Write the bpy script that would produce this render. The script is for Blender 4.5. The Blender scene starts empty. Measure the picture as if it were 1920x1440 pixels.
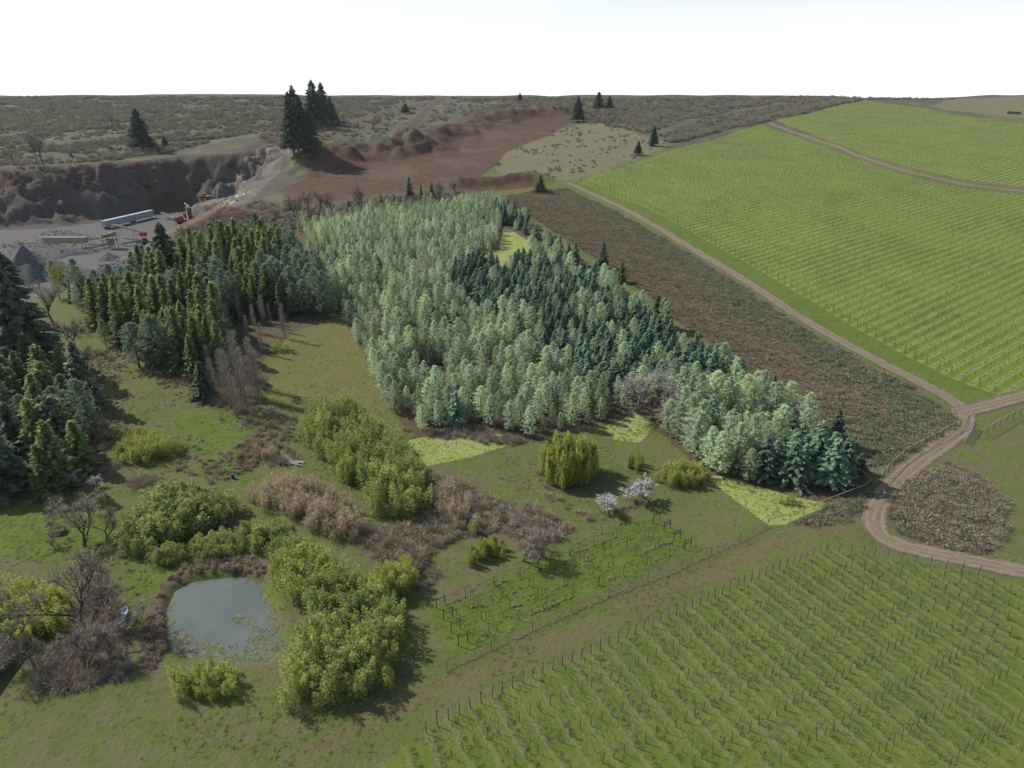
import bpy, math, random
import numpy as np
from mathutils import Vector

# ------------------------------------------------------------------ camera, sky, sun, exposure
SC = bpy.context.scene
COL = SC.collection
H, TH, F = 67.0, math.radians(22.8), 1280.0          # drone height, pitch below horizon, focal length in photo pixels (1920 wide)
SUN_EL, SUN_AZ = 42.0, 295.0                          # elevation, compass bearing of the sun (0 = +Y, clockwise)

cam_d = bpy.data.cameras.new('camera'); cam = bpy.data.objects.new('camera', cam_d); COL.objects.link(cam)
cam.location = (0, 0, H); cam.rotation_euler = (math.pi/2 - TH, 0, 0)
cam_d.sensor_width = 36.0; cam_d.lens = F/1920*36.0; cam_d.clip_start = 1.0; cam_d.clip_end = 20000.0
SC.camera = cam

world = bpy.data.worlds.new('World'); SC.world = world; world.use_nodes = True
wn = world.node_tree; wn.nodes.clear()
sky = wn.nodes.new('ShaderNodeTexSky'); sky.sky_type = 'NISHITA'; sky.sun_disc = False
sky.sun_elevation = math.radians(SUN_EL); sky.sun_rotation = math.radians(SUN_AZ)
sky.altitude = 200; sky.air_density = 1.0; sky.dust_density = 1.2; sky.ozone_density = 1.0
bg = wn.nodes.new('ShaderNodeBackground'); bg.inputs['Strength'].default_value = 0.12
wo = wn.nodes.new('ShaderNodeOutputWorld')
# bright spring haze low over the horizon, the same all the way round
w_tc = wn.nodes.new('ShaderNodeTexCoord'); w_sx = wn.nodes.new('ShaderNodeSeparateXYZ'); wn.links.new(w_tc.outputs['Generated'], w_sx.inputs[0])
w_m = wn.nodes.new('ShaderNodeMath'); w_m.operation = 'MULTIPLY'; w_m.inputs[1].default_value = -4.5; w_e = wn.nodes.new('ShaderNodeMath'); w_e.operation = 'EXPONENT'; w_e.use_clamp = True
wn.links.new(w_sx.outputs[2], w_m.inputs[0]); wn.links.new(w_m.outputs[0], w_e.inputs[0])
w_x = wn.nodes.new('ShaderNodeMix'); w_x.data_type = 'RGBA'; w_n = wn.nodes.new('ShaderNodeTexNoise'); w_n.inputs['Scale'].default_value = 3.5; w_n.inputs['Detail'].default_value = 5; w_v = wn.nodes.new('ShaderNodeVectorMath'); w_v.operation = 'MULTIPLY'; w_v.inputs[1].default_value = (1, 1, 7); wn.links.new(w_tc.outputs['Generated'], w_v.inputs[0]); wn.links.new(w_v.outputs[0], w_n.inputs['Vector'])
w_c = wn.nodes.new('ShaderNodeMix'); w_c.data_type = 'RGBA'; w_c.inputs[6].default_value = (7.6, 7.65, 7.75, 1); w_c.inputs[7].default_value = (9.4, 9.4, 9.4, 1); wn.links.new(w_n.outputs[0], w_c.inputs[0]); wn.links.new(w_c.outputs[2], w_x.inputs[7])
wn.links.new(w_e.outputs[0], w_x.inputs[0]); wn.links.new(sky.outputs[0], w_x.inputs[6]); wn.links.new(w_x.outputs[2], bg.inputs[0]); wn.links.new(bg.outputs[0], wo.inputs[0])

sun_d = bpy.data.lights.new('sun', 'SUN'); sun_d.energy = 4.8; sun_d.angle = math.radians(0.55); sun_d.color = (1.0, 0.95, 0.86)
sun = bpy.data.objects.new('sun', sun_d); COL.objects.link(sun)
_a, _e = math.radians(SUN_AZ), math.radians(SUN_EL)
SUN_DIR = Vector((math.sin(_a)*math.cos(_e), math.cos(_a)*math.cos(_e), math.sin(_e)))
sun.rotation_euler = SUN_DIR.to_track_quat('Z', 'Y').to_euler(); sun.location = SUN_DIR*900

vs = SC.view_settings; vs.view_transform = 'Standard'; vs.look = 'None'; vs.exposure = 0.2; vs.gamma = 1.0; vs.use_curve_mapping = False
SC.cycles.max_bounces = 5; SC.cycles.diffuse_bounces = 2; SC.cycles.glossy_bounces = 2
SC.cycles.transmission_bounces = 3; SC.cycles.transparent_max_bounces = 8
SC.cycles.caustics_reflective = False; SC.cycles.caustics_refractive = False

rng = np.random.default_rng(7); random.seed(7)

# ------------------------------------------------------------------ small maths
def lattice(n, seed): return np.random.default_rng(seed).random((n, n))
_LAT = [lattice(256, s) for s in range(40, 48)]
def vnoise(x, y, s=0):
    L = _LAT[s % 8]; xi = np.floor(x).astype(int); yi = np.floor(y).astype(int); fx = x-xi; fy = y-yi
    fx = fx*fx*(3-2*fx); fy = fy*fy*(3-2*fy)
    a = L[xi % 256, yi % 256]; b = L[(xi+1) % 256, yi % 256]; c = L[xi % 256, (yi+1) % 256]; d = L[(xi+1) % 256, (yi+1) % 256]
    return (a*(1-fx)+b*fx)*(1-fy)+(c*(1-fx)+d*fx)*fy
def fbm(x, y, s=0, o=4):
    v = 0; a = .5; t = 0
    for k in range(o):
        v = v+a*vnoise(x*2**k+17.3*k, y*2**k+9.1*k, s+k); t += a; a *= .5
    return v/t
def seg_dist(X, Y, P):
    """distance to a polyline, and the parameter 0..1 along it"""
    P = np.asarray(P, float); best = np.full(X.shape, 1e9); par = np.zeros(X.shape); n = len(P)-1
    for i in range(n):
        ax, ay = P[i][:2]; bx, by = P[i+1][:2]; dx, dy = bx-ax, by-ay; L = dx*dx+dy*dy+1e-9
        t = np.clip(((X-ax)*dx+(Y-ay)*dy)/L, 0, 1); d = np.hypot(X-ax-t*dx, Y-ay-t*dy)
        m = d < best; best = np.where(m, d, best); par = np.where(m, (i+t)/n, par)
    return best, par
def inside(X, Y, P):
    P = np.asarray(P, float); r = np.zeros(X.shape, bool); j = len(P)-1
    for i in range(len(P)):
        xi, yi = P[i][:2]; xj, yj = P[j][:2]
        r ^= ((yi > Y) != (yj > Y)) & (X < (xj-xi)*(Y-yi)/((yj-yi) if yj != yi else 1e-9)+xi); j = i
    return r
def sdf(X, Y, P):
    P = [tuple(p[:2]) for p in P]; d, _ = seg_dist(X, Y, P+[P[0]])
    return np.where(inside(X, Y, P), d, -d)
def sstep(a, b, x):
    t = np.clip((x-a)/(b-a), 0, 1); return t*t*(3-2*t)

# ------------------------------------------------------------------ the lie of the land
def base_h(x, y):
    s = 22.0; u = np.clip((y-120)/s, -40, 40)
    z = .0875*s*np.log1p(np.exp(u)); z = np.where((y-120)/s > 40, .0875*(y-120), z)
    cap = 70.2+12.0*(fbm(x/130.+30, x*0+3.3, 2, 3)-.5)
    k = 5.0; hh = np.clip(.5+.5*(cap-z)/k, 0, 1); z = cap*(1-hh)+z*hh-k*hh*(1-hh)
    return z-.16*np.maximum(0, y-930)-.00002*np.maximum(0, y-930)**2*0
def rays(px, py):
    cx = (np.asarray(px, float)-960)/F; cy = -(np.asarray(py, float)-720)/F
    return cx, math.cos(TH)+cy*math.sin(TH), -math.sin(TH)+cy*math.cos(TH)
_T = np.concatenate([np.linspace(30, 200, 700), np.linspace(200.5, 1100, 1400)])
def cast(px, py, hf):
    px = np.atleast_1d(np.asarray(px, float)); py = np.atleast_1d(np.asarray(py, float)); out = np.zeros((len(px), 3))
    for c in range(0, len(px), 200):
        dx, dy, dz = rays(px[c:c+200], py[c:c+200]); T = _T[None, :]
        X = dx[:, None]*T; Y = dy[:, None]*T; Z = H+dz[:, None]*T
        D = Z-hf(X, Y); n = D < 0; i = np.where(n.any(1), n.argmax(1), len(_T)-1); i = np.maximum(i, 1); r = np.arange(len(i))
        d0, d1 = D[r, i-1], D[r, i]; w = np.clip(d0/(d0-d1+1e-9), 0, 1); t = _T[i-1]*(1-w)+_T[i]*w
        x = dx*t; y = dy*t; out[c:c+200] = np.stack([x, y, H+dz*t], 1)
    return out
def P0(pts, z=None):
    """photo pixels -> the unbroken hillside (or a level at height z), as world x, y"""
    p = np.array(pts, float)
    if z is not None:
        dx, dy, dz = rays(p[:, 0], p[:, 1]); t = (z-H)/dz; return np.stack([dx*t, dy*t], 1)
    return cast(p[:, 0], p[:, 1], base_h)[:, :2]

FLOOR_Z = 0.0
RIM = P0([(-200, 610), (0, 565), (150, 530), (230, 488), (262, 470), (330, 432), (400, 408), (470, 380), (500, 350), (560, 290), (565, 262), (500, 256), (430, 288), (335, 290), (290, 299), (200, 304), (100, 311), (0, 315), (-200, 318)])
PIT = P0([(-200, 434), (0, 432), (100, 428), (200, 415), (290, 403), (330, 396), (368, 400), (372, 412), (345, 420), (310, 440), (275, 478), (200, 545), (0, 640), (-200, 700)], FLOOR_Z)
BENCH = P0([(425, 378)], 9.0)[0]
MOUND1 = P0([(590, 312), (640, 296), (700, 290), (770, 284)])
MOUND2 = P0([(770, 280), (830, 255), (900, 235), (960, 222), (1010, 212), (1045, 215)])
MOUND3 = P0([(860, 352), (930, 346), (1000, 338)])
CUT = P0([(470, 345), (440, 395), (425, 425)])
POND = P0([(312, 1190), (309, 1140), (325, 1100), (360, 1082), (410, 1075), (455, 1070), (490, 1085), (505, 1120), (520, 1165), (535, 1205), (500, 1235), (420, 1240), (350, 1230), (318, 1215)])
POND_Z = -.45
def height(x, y):
    x = np.asarray(x, float); y = np.asarray(y, float); b = base_h(x, y)
    z = b+.5*(fbm(x/16., y/16., 1, 3)-.5)+(fbm(x/60., y/60., 5, 2)-.5)*np.clip((y-150)/200, 0, 1)*3.0
    m = (x > -620) & (x < -60) & (y > 180) & (y < 640)
    if m.any():
        xs, ys = x[m], y[m]; so = sdf(xs, ys, RIM); si = sdf(xs, ys, PIT)
        t = np.where(si > 0, 0, np.where(so < 0, 1, -si/(-si+np.maximum(so, 0)+1e-6)))
        n = fbm(xs/7., ys/7., 3, 4)-.5; n2 = fbm(xs/1.6, ys/20., 6, 3)-.5
        e = t+(.34*n+.22*(fbm(xs/18., ys/18., 2, 2)-.5))*np.sin(np.pi*np.clip(t, 0, 1)); e = np.clip(e, 0, 1)
        steep = sstep(0, 1, e)*.55+.45*(.5*sstep(.12, .42, e)+.5*sstep(.55, .85, e))
        zz = FLOOR_Z+(z[m]-FLOOR_Z)*steep+np.sin(np.pi*np.clip(t, 0, 1))*(6.0*n+.7*n2+3.0*(fbm(xs/2.2, ys/2.2, 5, 2)-.5))
        zz = zz+(9.0-zz)*sstep(30, 15, np.hypot(xs-BENCH[0], ys-BENCH[1]))
        z[m] = np.where(so > -1, zz, z[m])
    for line, a, w in ((MOUND1, 10., 19.), (MOUND2, 7.5, 18.), (MOUND3, 4.5, 7.)):
        lo = line.min(0)-60; hi = line.max(0)+60; m = (x > lo[0]) & (x < hi[0]) & (y > lo[1]) & (y < hi[1])
        if m.any():
            d, p = seg_dist(x[m], y[m], line); n = fbm(x[m]/14., y[m]/14., 4, 4)-.5; n_ = np.abs(fbm(x[m]/6., y[m]/6., 6, 3)-.5)
            z[m] += a*np.exp(-(d/(w*(1+.9*n)))**2)*(1.1+.9*n-1.0*n_)
    m = (x > -62) & (x < -18) & (y > 55) & (y < 105)
    if m.any():
        s = sdf(x[m], y[m], POND); z[m] -= 1.5*sstep(-1.3, 1.5, s)
    return z
_GX, _GY = np.arange(-760, 761, 2.0), np.arange(-40, 1001, 1.5)
_XX, _YY = np.meshgrid(_GX, _GY, indexing='ij'); _HG = height(_XX.ravel(), _YY.ravel()).reshape(_XX.shape)
def hgrid(x, y):
    u = np.clip((x+760)/2.0, 0, len(_GX)-1.001); v = np.clip((y+40)/1.5, 0, len(_GY)-1.001); i = u.astype(int); j = v.astype(int); fx = u-i; fy = v-j
    return (_HG[i, j]*(1-fx)+_HG[i+1, j]*fx)*(1-fy)+(_HG[i, j+1]*(1-fx)+_HG[i+1, j+1]*fx)*fy
def at(pts):
    """photo pixels -> points on the ground"""
    p = np.array(pts, float).reshape(-1, 2); q = cast(p[:, 0], p[:, 1], hgrid); q[:, 2] = height(q[:, 0], q[:, 1]); return q
def gz(x, y): return float(height(np.array([x]), np.array([y]))[0])
def rect(p0, p1, p2, p3): return at([p0, p1, p2, p3])
def project(P):
    P = np.atleast_2d(P); z = P[:, 2]-H; f = P[:, 1]*math.cos(TH)-z*math.sin(TH); u = P[:, 1]*math.sin(TH)+z*math.cos(TH)
    return 960+F*P[:, 0]/f, 720-F*u/f, f
def fill(poly, spacing, jit=.45, seed=1, rot=0.0):
    """points on a jittered grid inside a world polygon"""
    poly = np.asarray(poly)[:, :2]; r = np.random.default_rng(seed); c = poly.mean(0); R = np.abs(poly-c).max()*1.5
    n = int(2*R/spacing)+1; g = (np.arange(n)-n/2)*spacing; A, B = np.meshgrid(g, g); A = A.ravel()+r.uniform(-jit, jit, A.size)*spacing; B = B.ravel()+r.uniform(-jit, jit, B.size)*spacing
    X = c[0]+A*math.cos(rot)-B*math.sin(rot); Y = c[1]+A*math.sin(rot)+B*math.cos(rot); m = inside(X, Y, poly)
    return np.stack([X[m], Y[m]], 1)

# ------------------------------------------------------------------ materials
class NT:
    def __init__(s, name):
        s.m = bpy.data.materials.new(name); s.m.use_nodes = True; s.t = s.m.node_tree; s.t.nodes.clear()
        s.out = s.t.nodes.new('ShaderNodeOutputMaterial')
    def n(s, kind, **kw):
        o = s.t.nodes.new(kind)
        for k, v in kw.items(): setattr(o, k, v)
        return o
    def put(s, sock, v):
        if v is None: return
        if hasattr(v, 'links') or isinstance(v, bpy.types.NodeSocket): s.t.links.new(v, sock)
        else:
            if isinstance(v, (tuple, list)) and len(v) == 3 and sock.type == 'RGBA': v = (*v, 1)
            sock.default_value = v
    def math(s, op, a, b=None, c=None):
        o = s.n('ShaderNodeMath', operation=op)
        for i, v in enumerate((a, b, c)): s.put(o.inputs[i], v)
        return o.outputs[0]
    def mix(s, f, a, b):
        o = s.n('ShaderNodeMix', data_type='RGBA'); s.put(o.inputs[0], f); s.put(o.inputs[6], a); s.put(o.inputs[7], b); return o.outputs[2]
    def noise(s, vec, scale, detail=3, rough=.6):
        o = s.n('ShaderNodeTexNoise'); s.put(o.inputs['Vector'], vec); o.inputs['Scale'].default_value = scale; o.inputs['Detail'].default_value = detail; o.inputs['Roughness'].default_value = rough; return o.outputs[0]
    def step(s, v, a, b, lo=0., hi=1.):
        o = s.n('ShaderNodeMapRange', interpolation_type='SMOOTHSTEP'); s.put(o.inputs[0], v); o.inputs[1].default_value = a; o.inputs[2].default_value = b; o.inputs[3].default_value = lo; o.inputs[4].default_value = hi; return o.outputs[0]
    def attr(s, name, geo=True):
        o = s.n('ShaderNodeAttribute', attribute_name=name); return o
    def pos(s): return s.n('ShaderNodeNewGeometry').outputs['Position']
    def scale(s, col, f):
        o = s.n('ShaderNodeVectorMath', operation='SCALE'); s.put(o.inputs[0], col); s.put(o.inputs['Scale'], f); return o.outputs[0]
    def bsdf(s, col, rough=.9, spec=.2, bump=None, metal=0.):
        o = s.n('ShaderNodeBsdfPrincipled'); s.put(o.inputs['Base Color'], col); s.put(o.inputs['Roughness'], rough); o.inputs['Specular IOR Level'].default_value = spec; o.inputs['Metallic'].default_value = metal
        if bump is not None:
            b = s.n('ShaderNodeBump'); s.put(b.inputs['Height'], bump[0]); b.inputs['Strength'].default_value = bump[1]; b.inputs['Distance'].default_value = bump[2]; s.t.links.new(b.outputs[0], o.inputs['Normal'])
        s.t.links.new(o.outputs[0], s.out.inputs[0]); return o

def leaf_mat(name, dark, light, trans=.3, vary=.25, gloss=.0, hue=None):
    """foliage: two leaf colours spread by a per-leaf value, a shift from plant to plant, light through the leaf"""
    k = NT(name); t = k.attr('tint').outputs['Fac']; r = k.n('ShaderNodeObjectInfo').outputs['Random']
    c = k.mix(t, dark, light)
    if hue is not None: c = k.mix(k.math('MULTIPLY', r, .8), c, k.mix(t, tuple(a*.7 for a in hue), hue))
    f = k.math('ADD', k.math('MULTIPLY', k.math('FRACT', k.math('MULTIPLY', r, 7.31)), vary*2), 1-vary)
    c = k.scale(c, f)
    d = k.n('ShaderNodeBsdfDiffuse'); k.put(d.inputs[0], c); tr = k.n('ShaderNodeBsdfTranslucent'); k.put(tr.inputs[0], k.scale(c, 1.15))
    m = k.n('ShaderNodeMixShader'); m.inputs[0].default_value = trans; k.t.links.new(d.outputs[0], m.inputs[1]); k.t.links.new(tr.outputs[0], m.inputs[2])
    res = m.outputs[0]
    if gloss:
        g = k.n('ShaderNodeBsdfGlossy'); g.inputs['Roughness'].default_value = .45; g.inputs[0].default_value = (1, 1, 1, 1)
        m2 = k.n('ShaderNodeMixShader'); m2.inputs[0].default_value = gloss; k.t.links.new(res, m2.inputs[1]); k.t.links.new(g.outputs[0], m2.inputs[2]); res = m2.outputs[0]
    k.t.links.new(res, k.out.inputs[0]); return k.m
def plain(name, col, rough=.7, spec=.3, metal=0., var=.25, scale=1.5, wear=None, bump=0.):
    k = NT(name); p = k.n('ShaderNodeTexCoord').outputs['Object']; n = k.noise(p, scale, 5); c = k.mix(k.step(n, .3, .7), tuple(a*(1-var) for a in col), tuple(min(1, a*(1+var)) for a in col))
    if wear is not None: c = k.mix(k.step(k.noise(p, scale*2.3, 6), .55, .66), c, wear)
    k.bsdf(c, rough, spec, (k.noise(p, scale*6, 3), bump, .05) if bump else None, metal); return k.m

M = {}
M['pine'] = leaf_mat('pine_needles', (.11, .165, .10), (.53, .65, .45), .4, .30, .02, hue=(.52, .60, .33))  # pale needles, with the plot's brightening put into the colour
M['pine_grey'] = leaf_mat('grey_pine_needles', (.06, .09, .055), (.28, .355, .235), .4, .22, .01)
M['fir'] = leaf_mat('fir_needles', (.04, .08, .05), (.27, .38, .235), .38, .25, .02, hue=(.20, .32, .23))
M['fir_dark'] = leaf_mat('dark_fir_needles', (.03, .05, .033), (.16, .21, .13), .35, .2, .01)
M['olive'] = leaf_mat('olive_conifer_needles', (.055, .078, .024), (.32, .37, .13), .44, .22, .01, hue=(.22, .31, .13))
M['bamboo'] = leaf_mat('bamboo_leaves', (.055, .085, .022), (.38, .46, .14), .45, .2, .01, hue=(.44, .46, .12))
M['bamboo_yellow'] = leaf_mat('yellow_bamboo_leaves', (.11, .14, .03), (.50, .53, .13), .45, .15, .01)
M['bamboo_dead'] = leaf_mat('dry_bamboo_leaves', (.18, .145, .095), (.58, .47, .32), .38, .12)
M['laurel'] = leaf_mat('laurel_leaves', (.05, .078, .02), (.34, .41, .14), .4, .15, .01, hue=(.42, .45, .14))
M['twig'] = leaf_mat('bare_twigs', (.15, .128, .10), (.38, .335, .27), .08, .18)
M['twig_pale'] = leaf_mat('pale_lichen_twigs', (.20, .19, .165), (.48, .46, .41), .08, .1)
M['twig_brown'] = leaf_mat('brown_twigs', (.17, .14, .10), (.47, .395, .29), .1, .18)
M['blossom'] = leaf_mat('white_blossom', (.3, .3, .29), (.6, .59, .58), .3, .1)
M['bramble'] = leaf_mat('bramble_canes', (.13, .105, .07), (.36, .30, .205), .15, .2)
M['bramble_green'] = leaf_mat('bramble_leaves', (.09, .10, .06), (.27, .30, .185), .3, .2)
M['scrub'] = leaf_mat('hillside_scrub', (.11, .108, .082), (.30, .29, .225), .2, .22, hue=(.22, .215, .13))
M['reed'] = leaf_mat('dry_reeds', (.16, .125, .088), (.42, .335, .24), .25, .15)
M['grass'] = leaf_mat('grass_blades', (.10, .14, .028), (.20, .25, .055), .4, .2)
M['grass_pale'] = leaf_mat('pale_grass_blades', (.17, .185, .07), (.33, .35, .15), .4, .12)
M['bark'] = plain('bark', (.075, .06, .045), .95, .1, 0, .35, 3., bump=.4)
M['bark_grey'] = plain('grey_bark', (.17, .155, .13), .95, .1, 0, .3, 3., bump=.4)
M['post'] = plain('weathered_post', (.06, .054, .047), .9, .15, 0, .35, 4.)
M['post_rust'] = plain('rusty_steel_post', (.09, .055, .04), .8, .3, .2, .35, 4.)
M['wood_pale'] = plain('pale_timber_rail', (.33, .28, .19), .85, .2, 0, .2, 3.)
M['wire'] = plain('galvanised_wire', (.11, .11, .105), .6, .3, .3, .1, 3.)
M['steel'] = plain('galvanised_steel', (.34, .37, .39), .45, .5, .7, .15, 3.)

# ------------------------------------------------------------------ object helpers
def mesh_data(name, V, polys, mat=None, tint=None, smooth=False):
    me = bpy.data.meshes.new(name); V = np.ascontiguousarray(V, np.float32); polys = [np.asarray(p, np.int32) for p in polys if len(p)]
    loops = np.concatenate([p.ravel() for p in polys]); tot = np.concatenate([np.full(len(p), p.shape[1], np.int32) for p in polys]); st = np.concatenate([[0], np.cumsum(tot)[:-1]]).astype(np.int32)
    me.vertices.add(len(V)); me.vertices.foreach_set('co', V.ravel()); me.loops.add(len(loops)); me.loops.foreach_set('vertex_index', loops)
    me.polygons.add(len(tot)); me.polygons.foreach_set('loop_start', st); me.polygons.foreach_set('loop_total', tot)
    me.polygons.foreach_set('use_smooth', np.full(len(tot), smooth, bool))
    if tint is not None:
        a = me.attributes.new('tint', 'FLOAT', 'POINT'); a.data.foreach_set('value', np.asarray(tint, np.float32))
    me.update(calc_edges=True); me.validate()
    if mat is not None: me.materials.append(M[mat] if isinstance(mat, str) else mat)
    return me
def link(name, data, parent=None, loc=(0, 0, 0), rz=0., sc=1.):
    o = bpy.data.objects.new(name, data); COL.objects.link(o); o.location = loc
    if rz: o.rotation_euler = (0, 0, rz)
    if sc != 1.: o.scale = (sc, sc, sc) if np.isscalar(sc) else sc
    if parent is not None: o.parent = parent
    return o
def tag(o, label=None, cat=None, group=None, kind=None):
    if label: o['label'] = label
    if cat: o['category'] = cat
    if group: o['group'] = group
    if kind: o['kind'] = kind
    return o
def thing(name, label, cat, loc, rz=0., sc=1., group=None):
    o = link(name, None, None, loc, rz, sc); o.empty_display_size = .3; return tag(o, label, cat, group)

class MB:
    """collects vertices and faces of one mesh"""
    def __init__(s): s.V = []; s.Q = []; s.T = []; s.t = []; s.n = 0
    def add(s, V, Q=(), T=(), tint=.5):
        V = np.asarray(V, float).reshape(-1, 3); s.V.append(V)
        if len(Q): s.Q.append(np.asarray(Q)+s.n)
        if len(T): s.T.append(np.asarray(T)+s.n)
        s.t.append(np.broadcast_to(np.asarray(tint, float), (len(V),)) if np.ndim(tint) < 1 or len(np.atleast_1d(tint)) == len(V) else np.full(len(V), .5)); s.n += len(V); return s
    def box(s, c, size, rz=0., tilt=0., bev=0.):
        hx, hy, hz = (a/2 for a in size)
        if bev:
            b = min(bev, hx*.9, hy*.9, hz*.9); v = []
            for sx in (-1, 1):
                for sy in (-1, 1):
                    for sz in (-1, 1): v += [(sx*hx, sy*(hy-b), sz*(hz-b)), (sx*(hx-b), sy*hy, sz*(hz-b)), (sx*(hx-b), sy*(hy-b), sz*hz)]
            v = np.array(v)
            import itertools
            Q = []; T = []
            def idx(a, b_, c_, k): return ((a*2+b_)*2+c_)*3+k
            for a in (0, 1):
                Q.append((idx(a, 0, 0, 0), idx(a, 1, 0, 0), idx(a, 1, 1, 0), idx(a, 0, 1, 0))); Q.append((idx(0, a, 0, 1), idx(1, a, 0, 1), idx(1, a, 1, 1), idx(0, a, 1, 1))); Q.append((idx(0, 0, a, 2), idx(1, 0, a, 2), idx(1, 1, a, 2), idx(0, 1, a, 2)))
                for b_ in (0, 1):
                    Q.append((idx(a, b_, 0, 0), idx(a, b_, 0, 1), idx(a, b_, 1, 1), idx(a, b_, 1, 0))); Q.append((idx(a, 0, b_, 0), idx(a, 0, b_, 2), idx(a, 1, b_, 2), idx(a, 1, b_, 0))); Q.append((idx(0, a, b_, 1), idx(0, a, b_, 2), idx(1, a, b_, 2), idx(1, a, b_, 1)))
                    for c_ in (0, 1): T.append((idx(a, b_, c_, 0), idx(a, b_, c_, 1), idx(a, b_, c_, 2)))
        else:
            v = np.array([(sx*hx, sy*hy, sz*hz) for sx in (-1, 1) for sy in (-1, 1) for sz in (-1, 1)]); Q = [(0, 1, 3, 2), (4, 6, 7, 5), (0, 4, 5, 1), (2, 3, 7, 6), (0, 2, 6, 4), (1, 5, 7, 3)]; T = []
        if tilt: ct, st = math.cos(tilt), math.sin(tilt); v = np.stack([v[:, 0]*ct-v[:, 2]*st, v[:, 1], v[:, 0]*st+v[:, 2]*ct], 1)
        cz, sz_ = math.cos(rz), math.sin(rz); v = np.stack([v[:, 0]*cz-v[:, 1]*sz_, v[:, 0]*sz_+v[:, 1]*cz, v[:, 2]], 1)
        return s.add(v+np.array(c), Q, T)
    def tube(s, pts, rads, k=5, cap=True, tint=.5):
        pts = np.asarray(pts, float); n = len(pts); rads = np.broadcast_to(np.asarray(rads, float), (n,)); V = []
        d = np.gradient(pts, axis=0); d /= np.linalg.norm(d, axis=1)[:, None]+1e-9
        a = np.arange(k)*2*math.pi/k
        for i in range(n):
            u = np.cross(d[i], (0, 0, 1) if abs(d[i][2]) < .9 else (1, 0, 0)); u /= np.linalg.norm(u)+1e-9; w = np.cross(d[i], u)
            V.append(pts[i]+rads[i]*(np.cos(a)[:, None]*u+np.sin(a)[:, None]*w))
        V = np.concatenate(V); Q = [(i*k+j, i*k+(j+1) % k, (i+1)*k+(j+1) % k, (i+1)*k+j) for i in range(n-1) for j in range(k)]; T = []
        if cap:
            V = np.concatenate([V, pts[:1], pts[-1:]]); b = n*k; T = [(b, (j+1) % k, j) for j in range(k)]+[(b+1, (n-1)*k+j, (n-1)*k+(j+1) % k) for j in range(k)]
        return s.add(V, Q, T, tint)
    def leaves(s, C, U, N, L, W, tint):
        """leaf-shaped quads at C, long axis U, facing N"""
        n = len(C); U = U/(np.linalg.norm(U, axis=1)[:, None]+1e-9); S = np.cross(N, U); S /= np.linalg.norm(S, axis=1)[:, None]+1e-9
        L = np.broadcast_to(L, (n,))[:, None]; W = np.broadcast_to(W, (n,))[:, None]
        V = np.stack([C-U*L*.5, C+S*W*.5+U*L*.05, C+U*L*.5, C-S*W*.5+U*L*.05], 1).reshape(-1, 3); Q = np.arange(4*n).reshape(n, 4)
        s.V.append(V); s.Q.append(Q+s.n); s.t.append(np.repeat(np.broadcast_to(tint, (n,)), 4)); s.n += 4*n; return s
    def twigs(s, A, B, w, tint):
        """thin three-cornered slivers from A to B"""
        n = len(A); D = B-A; S = np.cross(D, np.array((0, 0, 1.))+np.random.default_rng(n).normal(size=(n, 3))*.5); S /= np.linalg.norm(S, axis=1)[:, None]+1e-9
        V = np.stack([A-S*w*.5, A+S*w*.5, B], 1).reshape(-1, 3); s.V.append(V); s.T.append(np.arange(3*n).reshape(n, 3)+s.n); s.t.append(np.repeat(np.broadcast_to(tint, (n,)), 3)); s.n += 3*n; return s
    def data(s, name, mat, smooth=False):
        polys = []
        if s.Q: polys.append(np.concatenate(s.Q))
        if s.T: polys.append(np.concatenate(s.T))
        return mesh_data(name, np.concatenate(s.V), polys, mat, np.concatenate(s.t), smooth)

# ------------------------------------------------------------------ where things lie, in photo pixels turned into ground positions
A2 = lambda pts: at(pts)[:, :2]
ROAD_MAIN = A2([(1066, 344), (1130, 371), (1220, 419), (1300, 467), (1400, 527), (1480, 583), (1560, 630), (1640, 674), (1700, 704), (1760, 735), (1803, 762), (1815, 785), (1795, 814), (1745, 848), (1695, 885), (1658, 925), (1637, 965), (1640, 995), (1670, 1018), (1730, 1034), (1800, 1047), (1920, 1072), (2080, 1105)])
ROAD_EAST = A2([(1800, 772), (1850, 762), (1920, 742), (2060, 700)])
ROAD_MID = A2([(1443, 230), (1500, 252), (1540, 266), (1620, 296), (1700, 322), (1800, 345), (1920, 359), (2100, 378)])
VA = A2([(1085, 342), (1100, 333), (1430, 234), (1520, 268), (1620, 303), (1700, 330), (1800, 352), (1920, 366), (2150, 385), (2150, 640), (1920, 728), (1870, 740), (1790, 712), (1700, 668), (1600, 612), (1500, 552), (1400, 493), (1300, 436), (1200, 384)])
VB = A2([(1455, 226), (1620, 188), (1750, 206), (1920, 232), (2150, 262), (2150, 372), (1920, 350), (1800, 336), (1700, 312), (1600, 280), (1520, 250)])
VC = A2([(1545, 1032), (1575, 1036), (1640, 1042), (1720, 1055), (1800, 1070), (1920, 1095), (2100, 1130), (2100, 1480), (640, 1480), (830, 1350), (1010, 1262), (1110, 1222), (1240, 1163), (1400, 1092)])
BR1 = A2([(940, 368), (1000, 358), (1062, 353), (1130, 383), (1220, 432), (1300, 480), (1400, 541), (1480, 598), (1560, 645), (1640, 690), (1700, 720), (1770, 765), (1800, 785), (1795, 800), (1740, 830), (1690, 862), (1640, 880), (1590, 868), (1530, 808), (1440, 740), (1350, 665), (1260, 592), (1170, 520), (1060, 448), (985, 400)])
BR2 = A2([(1655, 962), (1665, 930), (1720, 890), (1780, 868), (1830, 885), (1878, 930), (1893, 975), (1870, 1028), (1840, 1043), (1760, 1030), (1690, 1003)])
BR3 = A2([(1475, 985), (1560, 948), (1632, 918), (1640, 930), (1618, 965), (1598, 984), (1530, 989)])
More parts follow.
